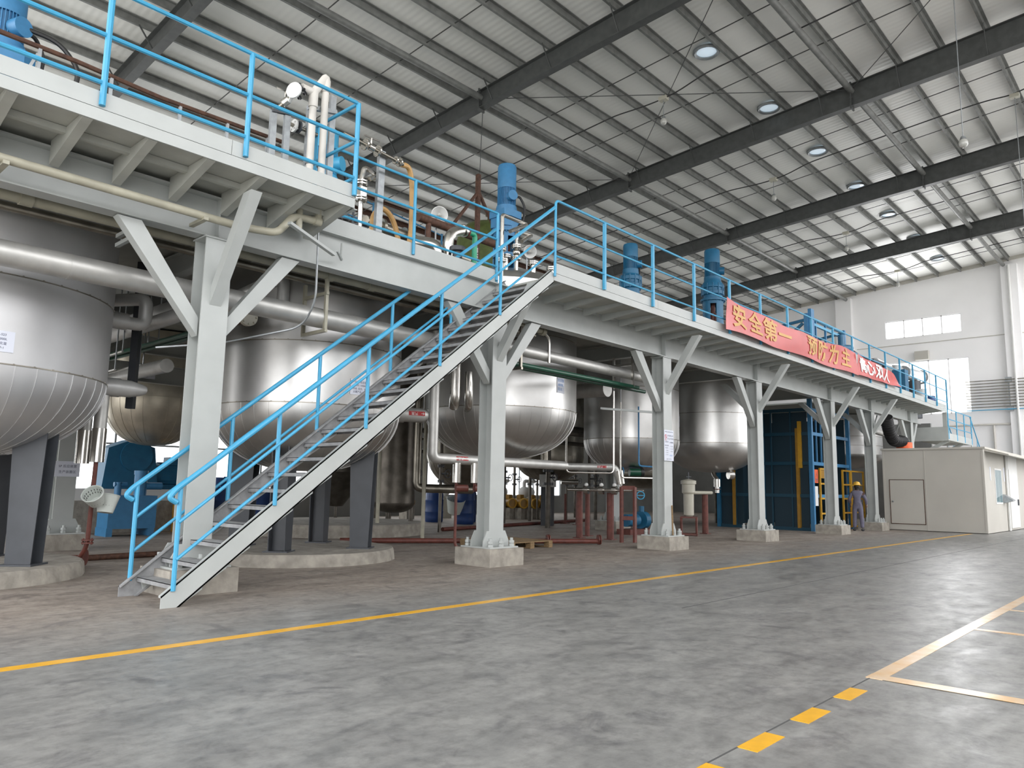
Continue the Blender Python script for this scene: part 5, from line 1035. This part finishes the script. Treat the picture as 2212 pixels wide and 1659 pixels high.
for k in range(8): MB().bar((8.5+k*0.64, 13.9+k*0.1, 5.16), (8.5+k*0.64, 13.9+k*0.1, 8.05), 0.04, 0.04).build('rack_post', 'deep_blue_paint' if k % 2 else 'dark_grey_paint', t, 0)
tag(MB().box((9.4, 17.0, 5.16), (13.2, 18.2, 8.5)).build('white_cabinet', 'white_panel', smooth=0), 'white cabinet far behind the thin cable rack', 'cabinet')
t = thing('gantry_post', 'rusty A shaped post frame rising behind the tall blue mixer', 'frame', (15.7, 16, 5.2))
MB().bar((15.7, 16, 5.16), (15.66, 16, 11.0), 0.12, 0.12).build('post', 'rusty_brown', t, 0)
for e in ((14.5, 16, 8.9), (16.7, 16, 9.1)): MB().bar((15.68, 16, 10.45), e, 0.09, 0.07).build('brace', 'rusty_brown', t, 0)
t = thing('green_tank', 'olive green domed vessel top behind the A shaped frame', 'tank', (17.3, 17, 5.2))
MB().lathe([(1.0, 5.16), (1.0, 9.5), (0.92, 9.8), (0.7, 10.02), (0.35, 10.13), (0, 10.16)], (17.3, 17.2, 0), 32).build('shell', 'olive_paint', t); MB().cyl((17.2, 17.0, 10.1), (17.2, 17.0, 10.35), 0.06, n=10).cyl((17.2, 17, 10.33), (17.2, 17, 10.38), 0.13, n=12).build('top_nozzle', 'olive_paint', t)
tag(MB().box((16.2, 19.2, 5.16), (20.0, 20.3, 8.6)).build('brown_duct', 'rusty_brown', smooth=0), 'brown casing on the deck far behind the third tank', 'machine')
# small valves along the walkway by tanks four and five
k = 0
for x0_, lab in ((16.6, 'by the fourth tank'), (21.6, 'by the fifth tank')):
    for i in range(4):
        x = x0_+0.75*i; y = 10.1+0.12*(i % 2); z = 5.62+0.1*(i % 3)
        t = thing('tank_nozzle', 'small steel valve on the deck %s, %s from the left' % (lab, ORD[i]), 'nozzle', (x, y, 5.16), 'small deck valves'); MB().cyl((x, y, 5.16), (x, y, z), 0.045, n=10).build('neck', 'stainless', t); MB().flange((x, y, z-0.1), (0, 0, 1), 0.1).build('flange', 'stainless', t); MB().cyl((x, y, z), (x+0.05, y, z+0.2), 0.012, n=6).build('lever', 'dark_grey_paint', t)

# ------------------------------------------------------------------ banners on the long rail
def banner(label, x0_, x1_, ztop, zbot, chars, cm, csize, taper=0.0, group='red banners'):
    N, K = 90, 12; L = x1_-x0_; yb = 8.185
    def S(x, v):             # v 0 bottom .. 1 top
        f = (x-x0_)/L
        sag = 0.06*math.sin(f*PI*5)**2*(1-0.3*v)+0.05*math.sin(f*9.0)
        z1 = ztop(x); z0 = zbot(x)
        y = yb-0.03*math.sin(f*14+v*2.2)-0.022*math.sin(f*8-v*4)-0.006*math.sin(f*37+v*3)
        return V(x, y, z0+(z1-z0)*v)
    m = MB(); vs = []
    for i in range(N+1):
        for j in range(K+1): vs.append(S(x0_+L*i/N, j/K))
    vs += [v+V(0, 0.006, 0) for v in vs]; n0 = (N+1)*(K+1); fs = []
    for i in range(N):
        for j in range(K):
            a = i*(K+1)+j; b = a+K+1; fs += [(a, b, b+1, a+1), (n0+a, n0+a+1, n0+b+1, n0+b)]
    for i in range(N):
        a = i*(K+1); b = a+K+1; fs += [(a, n0+a, n0+b, b), (a+K, b+K, n0+b+K, n0+a+K)]
    for a in (0, N*(K+1)):
        for j in range(K): fs.append((a+j, a+j+1, n0+a+j+1, n0+a+j))
    m.add(vs, fs); o = m.build('banner', 'banner_red', None, 60); tag(o, label, 'banner', group)
    t = MB()
    for ch, xc, sxx in chars:
        tv, tf = fine_text(ch, csize, 0.014); H = ztop(xc)-zbot(xc)
        # subdivide by mapping every vertex onto the cloth
        t.add([S(min(x1_-0.01, max(x0_+0.01, xc+v.x*sxx)), min(0.97, max(0.03, 0.5+v.y/H)))+V(0, -0.016, 0) for v in tv], tf)
    t.build('lettering', cm, o, 0)
    return o
zt1 = lambda x: 5.985-0.10*math.sin(PI*(x-16.42)/9.2)-0.03*math.sin((x-16.4)*2.2)
zb1 = lambda x: 5.20+0.02*math.sin((x-16.4)*1.7)
banner('long red banner with gold characters tied to the blue rail', 16.42, 25.62, zt1, zb1, [(c, x, 1.35) for c, x in zip('安全第一预防为主', (17.12, 18.08, 18.98, 19.82, 21.8, 22.66, 23.6, 24.6))], 'gold_ink', 0.60)
zt2 = lambda x: 5.95-0.04*(x-25.6)-0.35*max(0.0, (x-29.0)/1.4)**1.5
zb2 = lambda x: 5.24+0.02*(x-25.6)
banner('shorter red banner with white characters at the far end of the rail', 25.66, 30.3, zt2, zb2, [(c, x, 1.7) for c, x in zip('青心双人', (26.25, 27.0, 27.9, 28.8))], 'white_ink', 0.50)

# ------------------------------------------------------------------ goods lift with its cage, gates and top frame
t = thing('goods_lift', 'dark blue caged goods lift standing below and through the platform', 'lift', (29, 12.3, 0))
defm('lift_blue_shaded', (0.006, 0.05, 0.085), 0.45)  # rail blue darkened, shade on the left-hand cage side put into the colour
x0_, x1_, y0_, y1_ = 27.42, 31.3, 10.47, 14.1
for x, y, zt_ in ((x0_, y0_, 7.95), (x0_, y1_, 7.45), (x1_, y0_, 7.95), (x1_, y1_, 7.45), (x0_, 12.3, 7.6)): MB().bar((x, y, 0), (x, y, zt_), 0.14, 0.14).build('corner_post', 'motor_blue' if y == y0_ else 'deep_blue_paint', t, 0)
for z in (0.06, 1.25, 2.42, 3.5, 4.38):
    MB().bar((x0_, y0_, z), (x0_, y1_, z), 0.06, 0.12).build('cage_rail', 'lift_blue_shaded', t, 0); MB().bar((x0_, y0_, z), (x1_, y0_, z), 0.06, 0.12).build('cage_rail', 'motor_blue', t, 0)
for y in (11.2, 11.95, 12.7, 13.4): MB().bar((x0_, y, 0), (x0_, y, 4.4), 0.05, 0.05).build('cage_bar', 'lift_blue_shaded', t, 0)
for x in (27.95, 28.4, 28.9): MB().bar((x, y0_, 2.4), (x, y0_, 4.4), 0.05, 0.05).build('cage_bar', 'motor_blue', t, 0)
defm('lift_mesh_dark', (0.006, 0.028, 0.045), 0.5)  # near-black solid panels; the dark inside the cage is put into the colour
for (ya, yb, za, zb_) in ((10.6, 11.9, 0.1, 4.3), (11.95, 12.95, 0.1, 4.3), (13.1, 14.05, 0.1, 2.4), (12.98, 14.05, 2.45, 4.3)): MB().box((x0_+0.02, ya, za), (x0_+0.03, yb, zb_)).build('mesh_panel', 'lift_mesh_dark', t, 0)
MB().box((27.5, 14.0, 0.1), (31.2, 14.02, 4.3)).build('mesh_panel', 'lift_mesh_dark', t, 0); MB().box((x1_-0.02, 10.6, 0.1), (x1_, 14, 4.3)).build('mesh_panel', 'lift_mesh_dark', t, 0)
for y in (10.95, 13.45): MB().bar((27.38, y, 0.1), (27.38, y, 2.2 if y > 12 else 3.7), 0.13, 0.10).build('guide_mast', 'ochre_paint', t, 0)
MB().bar((27.36, 10.85, 2.25), (27.36, 10.85, 3.95), 0.10, 0.12).build('lift_chain_guard', 'yellow_paint', t, 0)
MB().box((27.5, 10.41, 0.9), (27.8, 10.43, 1.6)).build('control_panel', 'white_panel', t, 0)
sg = MB().box((27.5, 10.40, 1.72), (27.82, 10.42, 2.2)).build('warning_sign', 'orange_plastic', t, 0)
m = MB(); f9 = plane_fn((27.66, 10.395, 1.98), (1, 0, 0), (0, 0, 1)); put_text(m, '⚠', 0.26, f9); m.build('warning_symbol', 'ink', sg, 0); m = MB(); put_text(m, '注意', 0.12, lambda a, b: f9(a, b-0.18)); m.build('lettering', 'ink', sg, 0)
for (xa, xb) in ((28.02, 28.92), (30.35, 31.2), (31.3, 32.75)):
    g = MB()
    for x in (xa, xb): g.bar((x, y0_-0.06, 0.06), (x, y0_-0.06, 2.26), 0.07, 0.06)
    for z in (0.08, 0.62, 1.16, 1.70, 2.24): g.bar((xa, y0_-0.06, z), (xb, y0_-0.06, z), 0.05, 0.06)
    g.build('gate', 'yellow_paint', t, 0)
MB().box((28.05, y0_-0.05, 1.9), (28.9, y0_-0.04, 2.2)).build('gate_plate', 'ochre_paint', t, 0)
for a, b in (((x0_, y0_, 7.72), (x0_, y1_, 7.25)), ((x0_, y0_, 7.85), (x1_, y0_, 7.85)), ((x0_, y0_, 7.65), (x1_, y0_, 7.65)), ((x1_, y0_, 7.85), (x1_, y1_, 7.3)), ((x0_, y0_, 6.8), (x0_, y1_, 6.5)), ((x0_, y0_, 6.9), (x1_, y0_, 6.9)), ((x1_, y0_, 6.9), (x1_, y1_, 6.6)), ((x0_, 10.6, 7.6), (x0_, 12.2, 6.3))): MB().bar(a, b, 0.08, 0.10).build('top_beam', 'blue_paint' if a[1] == b[1] else 'deep_blue_paint', t, 0)
for x in (28.3, 29.3): MB().bar((x, y0_, 5.2), (x, y0_, 7.85), 0.07, 0.07).build('top_post', 'motor_blue', t, 0)
MB().bar((x0_+0.15, 10.35, 5.2), (x0_+0.15, 10.35, 8.12), 0.30, 0.12).build('mast_head', 'motor_blue', t, 0)
t = thing('hoist_motor', 'small dark blue motor on the platform right of the lift frame', 'motor', (30.7, 10.35, 6.9))
MB().cyl((30.5, 10.3, 7.0), (30.5, 10.3, 7.62), 0.12, n=14).build('motor_body', 'deep_blue_paint', t); MB().cyl((30.5, 10.3, 7.1), (31.0, 10.1, 7.12), 0.14, n=14).build('gear_head', 'deep_blue_paint', t); MB().bar((30.5, 10.3, 5.17), (30.5, 10.3, 7.0), 0.16, 0.16).build('post', 'deep_blue_paint', t, 0); MB().tube([(31.0, 10.1, 7.1), (31.8, 9.9, 6.85), (32.6, 9.8, 6.8)], 0.025, 6, 0.3).build('cable', 'cable_black', t)
t = thing('utility_frame', 'grey frame with white curved pipe on the platform behind the second banner', 'frame', (34, 9.6, 5.2))
MB().bar((32.5, 9.75, 6.82), (34.0, 9.75, 6.85), 0.10, 0.14).build('beam', 'dark_grey_paint', t, 0); MB().bar((34.0, 9.75, 5.17), (34.0, 9.75, 6.9), 0.2, 0.12).build('post', 'dark_grey_paint', t, 0); MB().tube([(34.25, 9.7, 5.17), (34.25, 9.7, 6.6), (34.05, 9.7, 6.75)], 0.045, 8, 0.1).build('white_pipe', 'white_pvc', t)
tag(MB().cbox((34.6, 9.3, 5.9), (0.5, 0.5, 1.45)).build('control_cabinet', 'deep_blue_paint', smooth=0), 'teal cabinet standing at the far end of the second banner', 'cabinet')
t = thing('dust_collector', 'grey ducts and round vessels on the far end of the platform', 'machine', (38, 11, 5.2))
for x, y, r, za, zb_ in ((36.5, 10.9, 0.35, 5.17, 6.9), (39.5, 11.0, 0.55, 5.6, 7.6), (41.5, 11.4, 0.4, 5.2, 7.0)): MB().lathe([(r*0.4, za), (r, za+0.5), (r, zb_-0.2), (r*0.8, zb_), (0, zb_+0.1)], (x, y, 0), 20).build('vessel', 'galvanised', t)
MB().tube([(36.5, 10.9, 6.9), (36.5, 10.9, 7.4), (39.0, 11.0, 7.4), (39.5, 11.0, 7.5)], 0.22, 12, 0.3).build('duct', 'galvanised', t); MB().cyl((40.0, 10.6, 7.35), (43.0, 10.6, 7.45), 0.32, n=16).cyl((43.0, 10.6, 7.45), (43.1, 10.6, 7.45), 0.38, n=16).build('duct', 'galvanised', t); MB().cyl((41.8, 10.6, 7.1), (41.8, 10.6, 5.2), 0.3, n=12).build('support_leg', 'dark_grey_paint', t)
t = thing('plastic_pail', 'white pail with a red base on the walkway behind the far rail', 'bucket', (35.6, 8.8, 5.12)); MB().lathe([(0.2, 0.3), (0.24, 0.75), (0.0, 0.76)], (35.6, 8.75, 5.12), 16).build('pail', 'white_panel', t); MB().lathe([(0.18, 0), (0.2, 0.3), (0, 0.3)], (35.6, 8.75, 5.12), 16).build('base', 'red_oxide', t)
drum('dark drum at the far end of the walkway', 37.2, 8.85, 0.25, 0.62, z0=5.12)
tank('reactor_tank', 'clad tank seen between the two columns left of the white cabin', 38.2, 12.9, 1.65, 3.2, 2.55, 5.05, seams=(3.62, 4.05, 4.6), gores=0)

# ------------------------------------------------------------------ cabin
cb = thing('cabin', 'pale panelled cabin standing at the far end of the yellow line', 'cabin', (36, 7.7, 0))
MB().box((32.0, 5.95, 0.02), (41.0, 9.42, 3.08)).build('wall_panels', 'cabin_panel', cb, 0)
for ya_, yb_ in ((5.955, 6.02), (7.905, 7.925), (9.36, 9.42)): MB().box((31.985, ya_, 0.02), (32.0, yb_, 3.08)).build('corner_trim', 'cabin_panel', cb, 0)
MB().box((31.93, 5.88, 3.08), (41.05, 9.46, 3.15)).build('roof_edge', 'cabin_panel', cb, 0)
MB().prism([(32.2, 5.95, 3.05), (32.2, 5.2, 2.88), (32.2, 5.2, 2.84), (32.2, 5.95, 3.0)], (9.0, 0, 0)).build('awning', 'cabin_panel', cb, 0)
d = MB().box((31.975, 7.98, 0.26), (32.0, 9.18, 1.92)).build('hatch_door', 'cabin_panel', cb, 0)
MB().cyl((31.975, 9.08, 1.10), (31.94, 9.08, 1.10), 0.028, n=12).sphere((31.93, 9.08, 1.10), 0.036, 12, 8).build('door_knob', 'galvanised', d)
m = MB()
for a, b in (((31.97, 7.96, 0.25), (31.98, 7.985, 1.93)), ((31.97, 9.175, 0.25), (31.98, 9.2, 1.93)), ((31.97, 7.96, 1.915), (31.98, 9.2, 1.94)), ((31.97, 7.96, 0.235), (31.98, 9.2, 0.26))): m.box(a, b)
m.build('door_seam', 'rusty_brown', d, 0)
wn = MB().box((33.7, 5.93, 1.07), (34.95, 5.95, 2.42)).build('window', 'white_panel', cb, 0); MB().box((33.78, 5.925, 1.13), (34.3, 5.93, 2.36)).box((34.36, 5.925, 1.13), (34.88, 5.93, 2.36)).build('pane', 'tinted_glass', wn, 0)
dr = MB().box((36.4, 5.915, 0.1), (38.25, 5.95, 2.45)).build('door', 'white_panel', cb, 0); MB().box((37.9, 5.87, 1.0), (38.0, 5.915, 1.25)).build('handle', 'dark_grey_paint', dr, 0); MB().box((36.35, 5.925, 2.45), (38.3, 5.95, 3.0)).build('door_transom', 'white_panel', cb, 0)
MB().cyl((35.8, 5.9, 0.02), (35.8, 5.9, 3.0), 0.05, n=8).build('downpipe', 'white_panel', cb)
t = thing('document_tray', 'blue grey paper tray fixed on the cabin wall beside its window', 'tray', (35.2, 5.8, 1.1)); MB().prism([(35.0, 5.94, 1.1), (35.0, 5.6, 1.2), (35.0, 5.62, 1.24), (35.0, 5.94, 1.45)], (0.5, 0, 0)).build('tray_body', 'galvanised', t, 0)
for i, (x, z, h) in enumerate(((32.9, 1.95, 0.5), (35.5, 1.95, 0.55))):
    tag(MB().box((x, 5.935, z), (x+0.12, 5.949, z+h)).build('wall_notice', 'paper', smooth=0), 'narrow paper notice on the cabin side wall, %s' % ('left of the window', 'right of the window')[i], 'label')
t = thing('exhaust_duct', 'black ribbed hose with an orange collar on the cabin roof', 'duct', (33, 9.1, 3.2))
pts = [V(31.15, 8.95, 4.3), V(31.35, 8.97, 4.05), V(31.7, 9.0, 3.72), V(32.1, 9.0, 3.48), V(32.6, 9.0, 3.46), V(33.0, 9.0, 3.5), V(33.35, 9.0, 3.5), V(33.6, 8.98, 3.42)]
m = MB().tube(pts, 0.22, 16, 0.2); 
for i in range(26):
    f = i/25*6.0; k_ = min(5, int(f)); q = pts[k_].lerp(pts[k_+1], f-k_); m.torus(q, 0.222, 0.014, pts[k_+1]-pts[k_], 16, 6)
m.build('ribbed_hose', 'black_rubber', t); MB().cyl((33.45, 8.98, 3.155), (33.45, 8.98, 3.46), 0.30, n=20).build('collar', 'orange_plastic', t)
pipe('insulated_pipe', 'clad pipe level above the cabin roof, behind the black hose', [(31.2, 9.85, 3.95), (37.4, 9.85, 3.78)], 0.12, 'pipe_cladding', n=12)
for i, x in enumerate((32.3, 34.0, 35.3)):
    tag(MB().bar((x, 9.85, 3.75), (x, 9.62, 4.52), 0.05, 0.05).build('hanger_rod', P, smooth=0), 'pale hanger bar above the cabin roof, %s' % ('left', 'middle', 'right')[i], 'bracket', 'hanger bars above the cabin')

# ------------------------------------------------------------------ things on the end wall
for k in range(11):
    z = 5.90+0.157*k
    lab = 'level pipe on the end wall, %s' % ('lowest, painted blue' if k == 0 else ('topmost of the rack' if k == 10 else ORD[k]+' above the blue one'))
    tag(MB().cyl((XW-0.42, -3, z), (XW-0.42, 9.25, z), 0.024, n=8).build('wall_pipe', 'blue_paint' if k == 0 else 'dull_stainless'), lab, 'pipe', 'level pipes on the end wall')
tag(MB().box((XW-0.39, 7.12, 5.8), (XW-0.30, 7.42, 6.05)).box((XW-0.36, 7.24, 6.05), (XW-0.30, 7.30, 7.35)).box((XW-0.39, 7.12, 7.35), (XW-0.30, 7.42, 7.6)).build('pipe_rack_bracket', 'galvanised', smooth=0), 'grey bracket holding the level pipes on the end wall', 'bracket')
tag(MB().cyl((XW-0.15, -3, 5.15), (XW-0.15, 10.5, 5.15), 0.05, n=8).build('wall_pipe', 'white_pvc'), 'white pipe low on the end wall behind the back stairs', 'pipe')
tag(MB().box((XW-0.30, 11.0, 8.95), (XW-0.02, 11.7, 9.45)).build('wall_fan', 'cabin_panel', smooth=0), 'small box fan on the end wall above the lower window', 'fan')
tag(MB().prism([(XW-0.5, 6.2, 3.6), (XW-0.05, 6.2, 3.2), (XW-0.05, 6.2, 4.2), (XW-0.5, 6.2, 4.3)], (0, 0.12, 0)).build('wall_bracket', 'galvanised', smooth=0), 'grey wall bracket low on the end wall at the right edge', 'bracket')
for i, y in enumerate((8.1, 6.9)):
    tag(MB().cyl((XW-0.12, y, 0.1), (XW-0.12, y, 5.1), 0.06, n=8).build('wall_pipe', 'white_pvc'), 'upright white pipe on the end wall above the cabin, %s' % ('left', 'right')[i], 'pipe')

# ------------------------------------------------------------------ the worker
def skin_mesh(name, pts, edges, radii, m, parent, base, root=0, levels=2):
    me = bpy.data.meshes.new(name); me.from_pydata([tuple(Vector(p)-Vector(base)) for p in pts], edges, []); me.update()
    o = bpy.data.objects.new(name, me); COL.objects.link(o)
    sk = o.modifiers.new('skin', 'SKIN'); sk.use_smooth_shade = True
    for i, r in enumerate(radii): me.skin_vertices[0].data[i].radius = (r if isinstance(r, tuple) else (r, r)); me.skin_vertices[0].data[i].use_root = (i == root)
    ss = o.modifiers.new('sub', 'SUBSURF'); ss.levels = levels; ss.render_levels = levels
    dg = bpy.context.evaluated_depsgraph_get(); dg.update()
    mm = bpy.data.meshes.new_from_object(o.evaluated_get(dg)); o.modifiers.clear(); o.data = mm
    mm.polygons.foreach_set('use_smooth', [True]*len(mm.polygons)); mm.materials.clear(); mm.materials.append(MT[m])
    o.name = name; o.parent = parent; return o
PX, PYY = 29.5, 9.62
pe = thing('person', 'person in grey coveralls and a yellow helmet, seen from behind', 'person', (PX, PYY, 0))
fd = V(0.955, 0.30, 0); ld = V(-0.30, 0.955, 0)          # facing away; ld is the person's left
def bp_(f, l, z): return V(PX, PYY, 0)+fd*f+ld*l+V(0, 0, z)
bp_pts = [bp_(0, 0, 0.93), bp_(-0.01, 0, 1.08), bp_(0, 0, 1.26), bp_(0.01, 0, 1.40), bp_(0.02, 0, 1.48),       # pelvis..neck base 0-4
          bp_(0, 0.17, 1.40), bp_(-0.03, 0.27, 1.14), bp_(0.13, 0.24, 1.00),                                       # left arm 5-7
          bp_(0, -0.17, 1.40), bp_(-0.05, -0.29, 1.15), bp_(0.08, -0.30, 0.97),                                    # right arm 8-10
          bp_(0, 0.09, 0.86), bp_(0.02, 0.11, 0.48), bp_(-0.02, 0.12, 0.10),                                       # left leg 11-13
          bp_(0, -0.09, 0.86), bp_(0.0, -0.12, 0.48), bp_(-0.03, -0.14, 0.10)]                                     # right leg 14-16
ed = [(0,1),(1,2),(2,3),(3,4),(3,5),(5,6),(6,7),(3,8),(8,9),(9,10),(0,11),(11,12),(12,13),(0,14),(14,15),(15,16)]
rd = [0.135, 0.125, 0.145, 0.13, 0.065, 0.075, 0.06, 0.05, 0.075, 0.06, 0.05, 0.105, 0.08, 0.068, 0.105, 0.08, 0.068]
body = skin_mesh('body', bp_pts+[bp_(0.02, 0, 1.54), bp_(0.04, 0, 1.64), bp_(0.04, 0, 1.70)], ed+[(4,17),(17,18),(18,19)], [r*0.93 for r in rd]+[0.05, 0.078, 0.07], 'skin', pe, (PX, PYY, 0))
skin_mesh('coverall', bp_pts, ed, rd, 'coverall_grey', pe, (PX, PYY, 0))
MB().lathe([(0.152, 0), (0.15, 0.03), (0.14, 0.035), (0.14, 0.0)], bp_(0, 0, 1.03), 20).build('waist_seam', 'coverall_grey', pe)
MB().sphere(bp_(0.03, 0, 1.63), 0.092, 16, 12, (1, 1, 1.15)).build('hair', 'hair', pe)
MB().sphere(bp_(0.02, 0, 1.52), 0.07, 12, 8, (1, 1, 0.9)).build('hair', 'hair', pe)
h = MB().lathe([(0.175, 0.0), (0.178, 0.008), (0.13, 0.02), (0.126, 0.05), (0.112, 0.09), (0.08, 0.12), (0.04, 0.135), (0, 0.138)], bp_(0.03, 0, 1.675), 28)
h.bar(bp_(-0.09, 0, 1.745), bp_(0.14, 0, 1.745), 0.02, 0.14); h.prism([bp_(0.1, 0.1, 1.672), bp_(0.24, 0.05, 1.66), bp_(0.24, -0.05, 1.66), bp_(0.1, -0.1, 1.672)], (0, 0, 0.01)); h.build('helmet', 'helmet_yellow', pe)
for sgn in (1, -1): MB().sphere(bp_(0.045, sgn*0.088, 1.62), 0.025, 8, 6, (0.7, 0.5, 1.2)).build('ear', 'skin', pe)
for f, l in ((0.19, 0.24), (0.14, -0.30)):
    palm = bp_(f, l, 0.94); hm = MB().sphere(palm, 0.04, 12, 8, (0.9, 0.6, 1.15))
    for k in range(4):
        q = palm+ld*(0.024-0.016*k)+V(0, 0, -0.03); ln = (0.05, 0.058, 0.054, 0.042)[k]; hm.tube([q, q+fd*0.012+V(0, 0, -ln*0.6), q+fd*0.032+V(0, 0, -ln)], 0.009, 8, 0.01)
    q = palm+fd*0.028; hm.tube([q, q+fd*0.028+V(0, 0, -0.015), q+fd*0.036+V(0, 0, -0.045)], 0.010, 8, 0.01); hm.build('hand', 'skin', pe)
for f, l in ((0.04, 0.13), (0.03, -0.15)):
    MB().sphere(bp_(f, l, 0.045), 0.06, 14, 8, (2.1, 0.85, 0.75)).build('shoe', 'shoe', pe)

bpy.data.objects.remove(_to); bpy.data.curves.remove(_tx)
